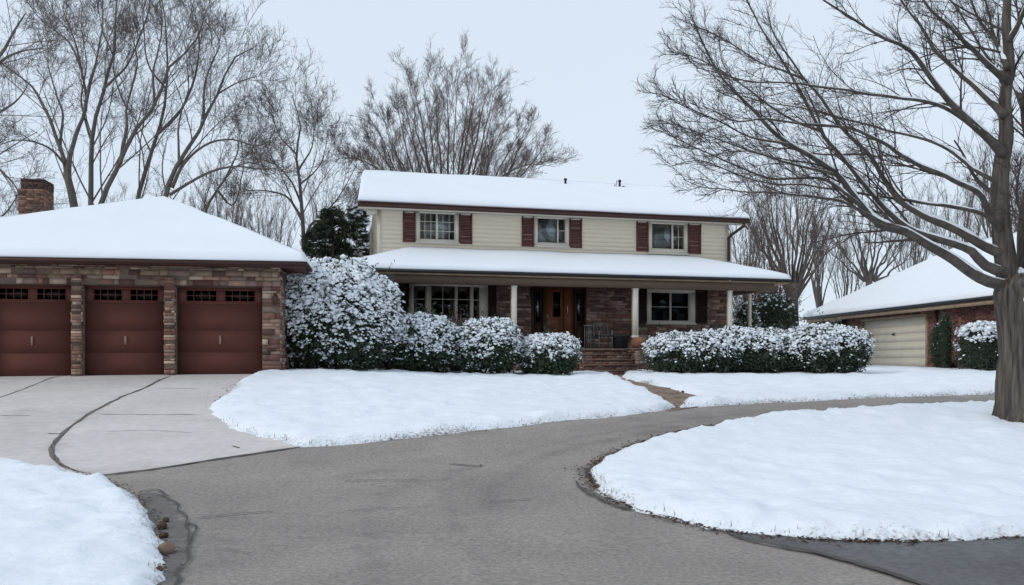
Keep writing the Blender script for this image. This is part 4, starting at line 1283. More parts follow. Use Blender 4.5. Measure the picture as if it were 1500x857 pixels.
def spawn(P, Rr, n, L, ang, up, tmin=.2, tmax=1.0, m=6, wob=.10, r=None, rmin=.004, k_r=.55, pull=None, taper=.3, lvar=.5, flat=0.0):
    """children of every polyline; P (N,M,3)"""
    N, Mx, _ = P.shape
    T = np.gradient(P, axis=1); T /= np.maximum(np.linalg.norm(T, axis=2, keepdims=True), 1e-9)
    t = tmin + (tmax - tmin) * (np.arange(n)[None, :] + r.uniform(0, 1, (N, n))) / n
    s = np.clip(t, 0, .999) * (Mx - 1); i = s.astype(int); f = (s - i)[..., None]
    ar = np.arange(N)[:, None]
    st = P[ar, i] * (1 - f) + P[ar, np.minimum(i + 1, Mx - 1)] * f
    tg = T[ar, i]
    rp = Rr[ar, i] * (1 - f[..., 0]) + Rr[ar, np.minimum(i + 1, Mx - 1)] * f[..., 0]
    q = r.normal(0, 1, st.shape); q -= (q * tg).sum(-1, keepdims=True) * tg
    if flat: q[..., 2] *= (1 - flat)
    q /= np.maximum(np.linalg.norm(q, axis=-1, keepdims=True), 1e-9)
    a = R(ang) * r.uniform(.65, 1.35, t.shape)[..., None]
    d = tg * np.cos(a) + q * np.sin(a)
    d[..., 2] += up * .5
    if pull is not None: d += np.array(pull) * .5
    d /= np.linalg.norm(d, axis=-1, keepdims=True)
    Lc = L if np.isscalar(L) else np.asarray(L)[:, None]
    ln = Lc * (1.1 - taper * t) * r.uniform(1 - lvar, 1 + lvar * .6, t.shape)
    st = st.reshape(-1, 3); d = d.reshape(-1, 3); ln = ln.reshape(-1); rp = rp.reshape(-1)
    C = [st]
    step = ln[:, None] / (m - 1)
    bend = r.normal(0, wob, d.shape)
    for _ in range(m - 1):
        d = d + bend + r.normal(0, wob, d.shape); d[:, 2] += up * .9 / m
        if pull is not None: d += np.array(pull) / m
        d /= np.linalg.norm(d, axis=1, keepdims=True)
        C.append(C[-1] + d * step)
    C = np.stack(C, 1)
    r0 = np.maximum(rp * k_r, rmin)
    return C, np.maximum(r0[:, None] * np.linspace(1, .35, m)[None, :], rmin * .7), ln


def join(parts):
    V, Q, T3, n = [], [], [], 0
    for v, fs in parts:
        V.append(v)
        for f in fs: (Q if f.shape[1] == 4 else T3).append(f + n)
        n += len(v)
    out = []
    if Q: out.append(np.vstack(Q))
    if T3:
        by = {}
        for f in T3: by.setdefault(f.shape[1], []).append(f)
        out += [np.vstack(b) for b in by.values()]
    return np.vstack(V), out


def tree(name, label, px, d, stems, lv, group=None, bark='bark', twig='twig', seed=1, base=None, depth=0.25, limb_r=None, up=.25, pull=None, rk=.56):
    """stems: list of (pixel path, r0, r1, depth drift[, start drift]) given as survey sights at distance d; lv: list of level settings"""
    r = np.random.default_rng(seed)
    bx, by = (wx(px, d), d) if base is None else base
    bz = float(zt(bx, by))
    root = empty(name, (bx, by, bz - .05))
    tag(root, label, 'tree', group)
    O = np.array([bx, by, bz - .05])
    TP, TR, parts = [], [], []
    for S in stems:
        path, r0, r1, drift = S[:4]; d0 = S[4] if len(S) > 4 else 0.0
        k = len(path)
        tt = np.linspace(0, 1, k)
        dd = d + d0 + drift * tt ** 1.2
        pts = np.array([(wx(a, D_), D_, wz(b, D_)) for (a, b), D_ in zip(path, dd)]) - O
        rr = r0 + (r1 - r0) * tt ** .8
        P, rr = resample(pts, rr, 18)
        w = np.c_[fbm(P * .9 + seed, seed, 2), fbm(P * .9 + 30 + seed, seed, 2), 0 * P[:, 0]] * (.10 * np.clip(np.arange(18) / 6, 0, 1))[:, None]
        P = P + w
        TP.append(P); TR.append(rr)
    TP = np.array(TP); TR = np.array(TR) * rk
    v, fs = tubes(TP, TR, 9, cap=True)
    # root flare / knobbly trunk
    trunk = link('trunk', v, fs, M[bark], root, smooth=True)
    own = np.array([S[2] for S in stems]) < .2
    P, Rr = TP[own], TR[own]; Ls = np.linalg.norm(np.diff(P, axis=1), axis=2).sum(1); Ls = np.clip(Ls, .55 * Ls.max(), .9 * Ls.max())
    parts = []; limbs = []
    for j, q in enumerate(lv):
        L = q['L'] if 'L' in q else np.clip(Ls * q['k'], .25, 99)
        P, Rr, Ls = spawn(P, Rr, q['n'], L, q.get('ang', 42), q.get('up', up), q.get('t0', .25), 1.0, q.get('m', 6), q.get('wob', .10), r, q.get('rmin', .006), q.get('kr', .5), pull, lvar=q.get('lv', .5), taper=q.get('taper', .3))
        v, fs = tubes(P, Rr, 5 if j == 0 else (4 if j == 1 else 3))
        parts.append((v, fs))
    v, fs = join(parts)
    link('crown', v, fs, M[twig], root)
    return root, TP, TR


def LV(n1, n2, n3, k1=.45, k2=.5, k3=.5, rmin=.008, t0=.35, ang=40, n4=0, lvar=.5):
    rmin *= .66
    l = [dict(n=n1, k=k1, t0=t0, ang=ang, m=8, wob=.045, rmin=rmin * 1.5, kr=.36, taper=.62), dict(n=n2, k=k2, t0=.2, ang=ang, m=6, wob=.06, rmin=rmin * 1.1, kr=.45),
         dict(n=n3, k=k3, t0=.15, ang=ang + 4, m=5, wob=.08, rmin=rmin)]
    if n4: l.append(dict(n=n4, k=.5, t0=.1, ang=ang + 6, m=4, wob=.10, rmin=rmin * .8))
    return l


GB = 'bare trees behind the houses'
# --- left group behind the garage
tree('bare_tree', 'bare grey tree forking low right beside the brick chimney', 108, 35,
     [([(110, 545), (108, 420), (107, 305), (99, 252)], .36, .24, 0), ([(100, 262), (92, 228), (73, 177), (51, 135), (28, 112), (-12, 82)], .19, .03, 1.5), ([(100, 258), (103, 224), (115, 185), (127, 155), (120, 110), (111, 68), (92, 8)], .20, .03, -1),
      ([(122, 172), (132, 120), (140, 95), (150, 20), (152, -30)], .12, .025, -.5, -.6), ([(96, 242), (70, 215), (30, 205), (-10, 215)], .10, .02, -2), ([(88, 218), (90, 160), (74, 110), (62, 40)], .11, .02, 2, .4), ([(118, 100), (100, 60), (60, 30), (30, -10)], .07, .02, 1, -.8)],
     LV(9, 7, 5, .38, .48, .55, .0085, ang=33, n4=2), GB, seed=2)
tree('bare_tree', 'tall straight bare tree standing between the chimney side trunk and the leaning trunks', 133, 37,
     [([(133, 545), (132, 400), (132, 303), (135, 224), (140, 173), (155, 120), (163, 90), (172, 35), (168, -30)], .27, .04, 0), ([(136, 215), (120, 150), (126, 90), (118, 20)], .10, .02, 1.5), ([(150, 132), (190, 90), (215, 30), (220, -20)], .10, .02, -1, -.4), ([(165, 80), (150, 40), (140, -20)], .06, .02, 1)],
     LV(11, 7, 5, .34, .48, .55, .0085, ang=33, n4=2), GB, seed=3)
tree('bare_tree', 'bare tree with long trunk leaning right over the left slope of the garage roof', 140, 33,
     [([(120, 545), (128, 420), (146, 300), (172, 247), (200, 188), (229, 149), (252, 90), (284, 68), (300, 20)], .25, .03, 0), ([(176, 240), (185, 190), (187, 154), (200, 88), (189, 25)], .14, .025, 2), ([(186, 160), (166, 110), (172, 40)], .07, .02, 1, 1), ([(226, 152), (226, 100), (238, 40), (232, -20)], .09, .02, -1)],
     LV(11, 7, 5, .34, .48, .55, .0085, ang=33, n4=2), GB, seed=4)
tree('bare_tree', 'bare tree rising just left of the garage roof peak', 200, 36,
     [([(185, 545), (190, 420), (205, 282), (229, 200), (243, 145), (246, 70), (234, -10)], .25, .03, 0), ([(232, 195), (262, 165), (284, 118), (292, 60), (286, 20)], .13, .025, -1), ([(243, 130), (215, 90), (210, 30), (218, -20)], .08, .02, 1.5), ([(222, 225), (205, 190), (190, 150)], .07, .02, 2)],
     LV(10, 7, 5, .36, .48, .55, .0085, ang=33, n4=2), GB, seed=5)
tree('bare_tree', 'wide bare tree with limbs sweeping right above the garage roof peak', 235, 34,
     [([(225, 545), (232, 400), (245, 285), (266, 233), (294, 182), (317, 140), (345, 80), (368, 70)], .25, .03, 0), ([(252, 275), (270, 240), (299, 213), (336, 204), (375, 214), (400, 205)], .13, .02, -1), ([(249, 285), (303, 254), (345, 244), (385, 248), (418, 244)], .11, .02, -2),
      ([(298, 175), (300, 120), (320, 70), (312, 40)], .10, .02, 1), ([(318, 138), (350, 120), (380, 110)], .07, .02, 1), ([(262, 238), (262, 180), (275, 120), (270, 60)], .09, .02, 2)],
     LV(10, 7, 5, .36, .48, .55, .0085, ang=33, n4=2), GB, seed=6)
tree('bare_tree', 'dark leaning bare tree with low limbs over the right slope of the garage roof', 335, 38,
     [([(262, 545), (280, 400), (302, 308), (322, 270), (345, 244), (372, 238), (410, 250)], .16, .02, 0), ([(318, 278), (340, 300), (355, 250), (352, 190)], .10, .02, 1), ([(330, 262), (350, 215), (348, 160)], .08, .02, 1)],
     LV(8, 6, 5, .36, .5, .55, .0085, n4=2), GB, seed=16)
tree('bare_tree', 'round crowned bare tree in the gap between garage and cream siding', 443, 40,
     [([(448, 545), (446, 420), (446, 372), (443, 308), (438, 260), (432, 222), (440, 185), (428, 140)], .27, .03, 0), ([(443, 320), (420, 289), (387, 279), (352, 281)], .13, .02, -1), ([(442, 300), (425, 262), (404, 240), (385, 225)], .10, .02, 1), ([(446, 355), (455, 330), (472, 316), (498, 285), (522, 240)], .15, .02, -1),
      ([(472, 315), (500, 318), (520, 300)], .06, .02, 1), ([(437, 250), (455, 215), (465, 170)], .09, .02, 1), ([(434, 226), (410, 200), (395, 165)], .08, .02, -1), ([(440, 270), (470, 240), (482, 190)], .08, .02, 2)],
     LV(10, 7, 5, .38, .48, .55, .009, ang=36, n4=3), GB, seed=7)
# --- big round tree behind the main roof
def fan(px, by, cx, cy, rx, ry, n, r0, r1, depth, seed, th0=8, th1=172, mid=.42):
    """many stems fanning out of one low fork, ending on a rounded crown outline"""
    r = np.random.default_rng(seed); S = []
    for i in range(n):
        th = R(th0 + (th1 - th0) * (i + r.uniform(.15, .85)) / n)
        q = r.uniform(.78, 1.0)
        e = np.array([cx + rx * q * math.cos(th), cy - ry * q * math.sin(th)])
        s0 = np.array([px + 7 * math.cos(th), by])
        c = np.array([cx + rx * mid * math.cos(th) * r.uniform(.8, 1.2), by + (e[1] - by) * r.uniform(.40, .52) + 18 * (1 - math.sin(th))])
        pts = [(1 - t) ** 2 * s0 + 2 * t * (1 - t) * c + t * t * e + r.normal(0, 1.6, 2) * (t > .2) * (t < .95) for t in np.linspace(0, 1, 9)]
        S.append(([tuple(p) for p in pts], r0 * r.uniform(.6, 1.15), r1, r.normal(0, depth) * (.4 + .6 * math.sin(th))))
    return S


tree('bare_tree', 'broad round crowned bare tree with many stems rising behind the main roof', 660, 48,
     [([(652, 545), (656, 430), (657, 385)], .60, .5, 0)] + fan(655, 400, 654, 258, 150, 154, 27, .20, .012, 3.2, 31) +
     [([(668, 330), (720, 270), (770, 242), (815, 244)], .09, .014, -2), ([(640, 340), (580, 270), (535, 236), (500, 232)], .10, .014, 0)],
     [dict(n=9, k=.27, t0=.34, ang=27, m=8, wob=.035, rmin=.010, kr=.42, taper=.55), dict(n=8, k=.48, t0=.12, ang=32, m=6, wob=.05, rmin=.007, kr=.45), dict(n=5, k=.5, t0=.15, ang=34, m=5, wob=.06, rmin=.006), dict(n=3, k=.55, t0=.1, ang=38, m=4, wob=.08, rmin=.005)],
     GB, seed=8, rk=.72, up=.22, twig='twig_red')
FL = [dict(n=8, k=.26, t0=.30, ang=25, m=7, wob=.035, rmin=.009, kr=.4, taper=.5), dict(n=7, k=.46, t0=.12, ang=28, m=5, wob=.05, rmin=.0065, kr=.45), dict(n=4, k=.5, t0=.15, ang=34, m=4, wob=.06, rmin=.0058)]
tree('bare_tree', 'dense upright many stemmed bare tree between the main house and the neighbour', 1158, 44,
     [([(1166, 545), (1163, 470), (1160, 415)], .42, .34, 0)] + fan(1161, 432, 1160, 360, 92, 132, 18, .14, .010, 1.6, 32, 18, 160) + [([(1166, 440), (1190, 400), (1210, 372), (1250, 345)], .10, .02, 1)],
     FL, GB, seed=9, up=.4, twig='twig_red', rk=.75)
tree('bare_tree', 'smaller bare tree behind the far end of the neighbouring roof', 1272, 54,
     [([(1274, 545), (1274, 450), (1274, 402)], .32, .26, 0)] + fan(1274, 412, 1276, 372, 84, 92, 15, .12, .010, 1.8, 33, 8, 172), FL, GB, seed=10, up=.35, rk=.75)
# --- far left, close behind the chimney
tree('bare_tree', 'dark bare tree at the left border whose twigs hang in the upper corner', -70, 27,
     [([(-85, 560), (-80, 420), (-62, 260), (-30, 130), (10, 60), (40, 20)], .30, .03, 0), ([(-62, 260), (-20, 240), (15, 262), (40, 300)], .12, .02, 0), ([(-50, 200), (-10, 170), (24, 150), (44, 120)], .12, .02, -1), ([(-30, 130), (0, 90), (30, 75), (62, 70)], .12, .02, 1), ([(-75, 380), (-30, 340), (10, 310), (36, 270)], .1, .02, 1), ([(-62, 255), (-120, 150), (-140, 40)], .2, .03, 0)],
     LV(8, 6, 5, .40, .5, .55, .008, n4=2), GB, seed=12, up=.15)


def copy_tree(o, loc, rz, s, label, group):
    c = o.copy(); COL.objects.link(c)
    c.location = loc; c.rotation_euler = (0, 0, rz); c.scale = (s, s, s)
    c['label'] = label; c['group'] = group
    for ch in list(o.children):
        k = ch.copy(); COL.objects.link(k); k.parent = c
    return c


# --- smaller thicket trees filling the horizon
GT = 'slender far trees along the horizon'
sm, _, _ = tree('young_tree', 'slender far bare tree seen left of the evergreen, beside the garage roof end', 395, 60,
                [([(395, 545), (396, 470), (395, 440)], .2, .2, 0)] + fan(395, 455, 395, 370, 46, 102, 12, .11, .012, 1.2, 34, 20, 160), FL, GT, seed=14, up=.35, rk=.75)
far = [(20, 62, .95, 'slender far tree at the left border behind the chimney'), (62, 58, .9, 'slender far tree directly behind the chimney'), (180, 64, 1.0, 'slender far tree seen between the leaning trunks over the garage'),
       (290, 60, 1.05, 'slender far tree right of the garage roof peak'), (330, 70, 1.25, 'taller far tree over the right slope of the garage roof'), (365, 56, .85, 'short far tree over the lower right slope of the garage roof'),
       (480, 66, 1.1, 'slender far tree behind the evergreen in the gap'), (520, 60, .9, 'slender far tree close to the left end of the main house'), (1095, 60, .95, 'slender far tree at the right corner of the main house'),
       (1130, 70, 1.05, 'slender far tree behind the round evergreen shrub'), (1200, 66, 1.0, 'slender far tree above the far corner of the neighbouring roof'), (1240, 72, .95, 'far tree left of the neighbour roof ridge, half hidden'),
       (1335, 68, 1.1, 'slender far tree over the neighbour roof slope'), (1400, 74, 1.3, 'far tree standing behind the neighbour roof top, between limbs of the big tree'), (1465, 66, 1.45, 'tall far tree seen right through the trunk fork of the big tree'),
       (1510, 70, 1.4, 'far tree at the right border behind the neighbour roof')]
for i, (px, dd, s, lb) in enumerate(far):
    x = wx(px, dd)
    copy_tree(sm, (x, dd, float(zt(x, dd)) - .05), 1.3 * i + .4, s, lb, GT)


# ---------------------------------------------------------------- the big near tree
def main_tree():
    d = 14.4
    bx, by = wx(1492, d), d
    bz = float(zt(bx, by))
    root = empty('big_bare_tree', (bx, by, bz))
    tag(root, 'large bare shade tree with grooved trunk and snow lined limbs on the island', 'tree')
    O = np.array([bx, by, bz]); r = np.random.default_rng(21)
    def P3(path, drift, d0=0.0, pw=1.1):
        tt = np.linspace(0, 1, len(path)); dd = d + d0 + drift * tt ** pw
        return np.array([(wx(a, D_), D_, wz(b, D_)) for (a, b), D_ in zip(path, dd)]) - O
    # trunk as one lofted, grooved column
    prof = [(1494, 642, 54), (1498, 622, 45), (1500, 600, 41), (1499, 560, 38.5), (1500, 510, 36.5), (1498, 475, 36), (1494, 450, 36), (1490, 432, 33), (1488, 416, 27), (1488, 402, 18), (1488, 392, 6)]
    k = 120; V = []; n = 170
    pp = smooth_line(np.array([(a + 2, b, c * .93) for a, b, c in prof], float), n)
    for i, (a, b, w) in enumerate(pp):
        c = np.array([wx(a, d), d, wz(b, d)]) - O; rad = w / F * d
        th = np.arange(k) * 2 * math.pi / k
        flare = np.clip((b - 585) / 45, 0, 1.3)
        g = .055 * np.abs(np.sin(th * 6 + .5 * np.sin(i * .075) + .8)) + .04 * fbm(np.c_[np.cos(th) * 2.2, np.sin(th) * 2.2, np.full(k, i * .035)], 3, 3)
        lob = flare * .10 * np.sin(th * 5 + .7)
        zz = np.full(k, (i / n) * 3.2)
        fur = np.abs(vnoise(np.c_[np.cos(th) * 6.5, np.sin(th) * 6.5, zz * 1.1], 8)) + .5 * np.abs(vnoise(np.c_[np.cos(th) * 13, np.sin(th) * 13, zz * 2.3], 9))
        rr = rad * (1 + .6 * g - .05 + lob) + .050 * np.clip(fur, 0, .75) * np.clip((b - 392) / 30, 0, 1)
        V.append(np.c_[c[0] + rr * np.cos(th), c[1] + rr * np.sin(th), np.full(k, c[2])])
    V = np.array(V).reshape(-1, 3)
    idx = np.arange(n * k).reshape(n, k)
    Q = np.stack([idx[:-1], np.roll(idx[:-1], -1, 1), np.roll(idx[1:], -1, 1), idx[1:]], -1).reshape(-1, 4)
    parts = [(V, [Q])]
    S = []      # path, r0, r1, drift, d0
    big = [([(1501, 492), (1493, 460), (1481, 425), (1473, 380), (1466, 320), (1466, 250), (1474, 200), (1472, 150), (1478, 90), (1474, 30), (1478, -40), (1470, -120)], .30, .045, .2, 0),
           ([(1501, 492), (1499, 460), (1505, 425), (1518, 385), (1538, 320), (1560, 250), (1592, 160), (1620, 40), (1640, -80)], .29, .05, -.6, .15),
           ([(1505, 410), (1500, 330), (1512, 240), (1500, 160), (1512, 70), (1506, -60)], .15, .03, 1.2, .3)]
    L1 = [([(1478, 418), (1447, 412), (1420, 398), (1392, 377), (1360, 358), (1329, 341), (1292, 331), (1268, 308), (1245, 283), (1224, 257), (1190, 232), (1156, 212), (1130, 190), (1108, 163), (1080, 135), (1056, 110), (1030, 62), (1012, 20)], .145, .012, -1.2, 0),
          ([(1472, 400), (1442, 388), (1425, 370), (1408, 362), (1365, 345), (1329, 332), (1308, 315), (1285, 290), (1266, 268), (1235, 228), (1203, 194), (1170, 135), (1140, 79), (1115, 40), (1090, -10)], .125, .012, -.2, -.05),
          ([(1470, 372), (1442, 361), (1402, 338), (1366, 320), (1340, 308), (1318, 294), (1293, 258), (1271, 226), (1234, 189), (1205, 148), (1177, 115), (1140, 60), (1125, 20)], .125, .012, 1.0, 0),
          ([(1468, 340), (1450, 318), (1434, 284), (1395, 264), (1350, 247), (1320, 228), (1292, 210), (1240, 189), (1182, 180), (1130, 172), (1080, 176), (1030, 160)], .085, .010, -2.2, 0),
          ([(1470, 226), (1450, 206), (1420, 180), (1392, 152), (1358, 108), (1329, 73), (1287, 52), (1224, 10), (1180, -20)], .12, .012, -.8, 0),
          ([(1473, 170), (1455, 152), (1430, 128), (1402, 105), (1374, 80), (1350, 40), (1318, 0), (1290, -50)], .10, .012, 1.2, 0),
          ([(1468, 328), (1434, 312), (1380, 300), (1329, 293), (1275, 284), (1224, 277), (1160, 270), (1087, 258), (1020, 235), (985, 240)], .062, .008, 1.6, 0),
          ([(1470, 215), (1430, 190), (1376, 153), (1310, 142), (1250, 136), (1166, 124), (1090, 116), (1020, 98)], .065, .008, -1.6, 0),
          ([(1468, 270), (1430, 250), (1380, 215), (1330, 200), (1270, 180), (1200, 165), (1120, 150), (1050, 130)], .06, .008, 2.4, 0),
          ([(1476, 120), (1440, 88), (1400, 50), (1360, 10), (1330, -40)], .08, .012, -1.8, 0),
          ([(1476, 100), (1460, 60), (1430, 20), (1410, -40)], .07, .012, 1.5, 0), ([(1478, 60), (1500, 20), (1520, -40)], .07, .02, -1, 0),
          ([(1329, 338), (1290, 322), (1240, 300), (1180, 287), (1120, 282), (1050, 276), (1000, 262)], .045, .007, -.9, -.55),
          ([(1265, 303), (1200, 262), (1130, 262), (1060, 236), (1000, 205), (965, 190)], .04, .007, .2, -.6),
          ([(1224, 256), (1160, 240), (1090, 215), (1020, 190), (975, 180)], .035, .006, .6, -.75),
          ([(1203, 192), (1150, 172), (1080, 120), (1010, 80), (980, 75)], .035, .006, .5, -.2),
          ([(1156, 212), (1105, 200), (1050, 175), (990, 150), (960, 135)], .03, .006, -.4, -.85),
          ([(1271, 226), (1215, 225), (1150, 215), (1080, 222), (1010, 215)], .03, .006, .9, .5), ([(1177, 115), (1120, 95), (1060, 60), (1010, 35)], .03, .006, .5, .75),
          ([(1560, 250), (1600, 200), (1660, 150), (1730, 90)], .14, .02, -1.5, 0), ([(1538, 320), (1590, 300), (1660, 270), (1740, 260)], .13, .02, 1, 0), ([(1592, 160), (1580, 80), (1560, 0)], .10, .02, 2, -.4),
          ([(1512, 240), (1540, 180), (1530, 100), (1560, 20)], .08, .02, -1, .6), ([(1500, 160), (1480, 110), (1460, 60), (1440, -10)], .07, .02, 2, .8), ([(1518, 385), (1508, 330), (1490, 290), (1496, 230)], .06, .015, -1.2, 0)]
    TP, TR = [], []
    for path, r0, r1, drift, d0 in big:
        P = P3(path, drift, d0); tt = np.linspace(0, 1, len(path))
        a, b = resample(P, r0 + (r1 - r0) * tt ** .5, 40); TP.append(a); TR.append(b)
    BP, BR = np.array(TP), np.array(TR)
    v, fs = tubes(BP, BR, 16, cap=True); parts.append((v, fs))
    TP, TR = [], []
    for path, r0, r1, drift, d0 in L1:
        P = P3(path, drift, d0); tt = np.linspace(0, 1, len(path))
        a, b = resample(P, r0 + (r1 - r0) * tt ** .62, 40)
        wv = np.c_[0 * a[:, 0], fbm(a * 1.1, 5, 2), fbm(a * 1.3 + 9, 6, 2)] * (.07 * np.clip(np.arange(40) / 10, 0, 1))[:, None]
        TP.append(a + wv); TR.append(b)
    LP, LR = np.array(TP), np.array(TR) * .76
    v, fs = tubes(LP, LR, 10, cap=True); link('limb', v, fs, M['limb_bark'], root, smooth=True)
    v, fs = join(parts)
    link('trunk', v, fs, M['bark_near'], root, smooth=True)
    # branchlets
    P0 = np.vstack([LP, BP]); R0 = np.vstack([LR, BR])
    pull = (-.09, 0, .07)
    out = []
    P, Rr, Ls = spawn(LP, LR, 18, np.clip(np.linalg.norm(np.diff(LP, axis=1), axis=2).sum(1) * .26, .7, 1.7), 32, .12, .22, 1, 9, .05, r, .006, .40, pull, lvar=.45, taper=.72)
    out.append(tubes(P, Rr, 5))
    Pb, Rb, Lb = spawn(BP, BR, 10, 2.2, 45, .15, .3, 1, 9, .06, r, .009, .30, pull, lvar=.45); out.append(tubes(Pb, Rb, 5))
    P = np.vstack([P, Pb]); Rr = np.vstack([Rr, Rb]); Ls = np.r_[Ls, Lb]
    P, Rr, Ls = spawn(P, Rr, 7, np.clip(Ls * .46, .25, 1), 34, .12, .12, 1, 7, .07, r, .0034, .5, pull); out.append(tubes(P, Rr, 4))
    P2, R2, L2 = spawn(P, Rr, 5, np.clip(Ls * .5, .14, .5), 40, .12, .12, 1, 5, .10, r, .0026, .6, pull); out.append(tubes(P2, R2, 3))
    # tips of every limb keep dividing
    v, fs = join(out)
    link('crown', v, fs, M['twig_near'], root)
    # snow resting on the upper side of the thicker limbs
    sp, sr = [], []
    for Pq, Rq in list(zip(LP, LR)) + list(zip(BP[:2], BR[:2])):
        T = np.gradient(Pq, axis=0); T /= np.linalg.norm(T, axis=1, keepdims=True)
        cover = (Rq > .022) & (np.abs(T[:, 2]) < .80)
        nz = fbm(Pq * 1.5 + 3, 12, 2) > -.42
        nz2 = fbm(Pq * 1.5 + 3, 12, 2)
        ok = cover & nz
        i = 2
        while i < 40:
            if not ok[i]: i += 1; continue
            j = i
            while j < 40 and ok[j]: j += 1
            if j - i >= 3:
                seg = Pq[i:j]; rs = Rq[i:j]; nn = np.zeros_like(seg); nn[:, 2] = 1; nn -= T[i:j] * T[i:j][:, 2:3]; nn /= np.linalg.norm(nn, axis=1, keepdims=True)
                e = np.clip(np.minimum(np.arange(j - i), j - i - 1 - np.arange(j - i)) / 1.5, .15, 1)
                a, b = resample(seg + nn * (rs * .58)[:, None], rs * .86 * e * (1 + .3 * nz2[i:j]), 16); sp.append(a); sr.append(b)
            i = j
    for a, b in zip(sp, sr):
        v, fs = tubes(a[None], b[None], 8, cap=True)
        v = v + .012 * np.c_[fbm(v * 6, 3), fbm(v * 6, 4), fbm(v * 6, 5)]
        link('limb_snow', v, fs, M['clump_snow'], root, smooth=True)
    # blob of snow stuck in the bark scar, and a tuft at the root
    import bmesh
    for (px, py, w, hh, nm) in ((1484, 437, .10, .075, 'snow_patch'),):
        bm = bmesh.new(); bmesh.ops.create_icosphere(bm, subdivisions=3, radius=1); vv = np.array([q.co[:] for q in bm.verts]); ff = [tuple(q.index for q in f.verts) for f in bm.faces]; bm.free()
        c = np.array([wx(px, d), d - .47, wz(py, d - .47)]) - O
        if py > 500: c = np.array([wx(px, d - .52), d - .52, wz(py, d - .52)]) - O
        vv = vv * (1 + .3 * fbm(vv * 2, 4, 3))[:, None] * np.array([w, .05, hh]) + c
        link(nm, vv, ff, M['clump_snow'], root, smooth=True)
    return root


main_tree()


# ---------------------------------------------------------------- shrubs
def ico(sub):
    import bmesh
    bm = bmesh.new(); bmesh.ops.create_icosphere(bm, subdivisions=sub, radius=1)
    V = np.array([v.co[:] for v in bm.verts]); Fc = np.array([[v.index for v in f.verts] for f in bm.faces]); bm.free()
    return V, Fc


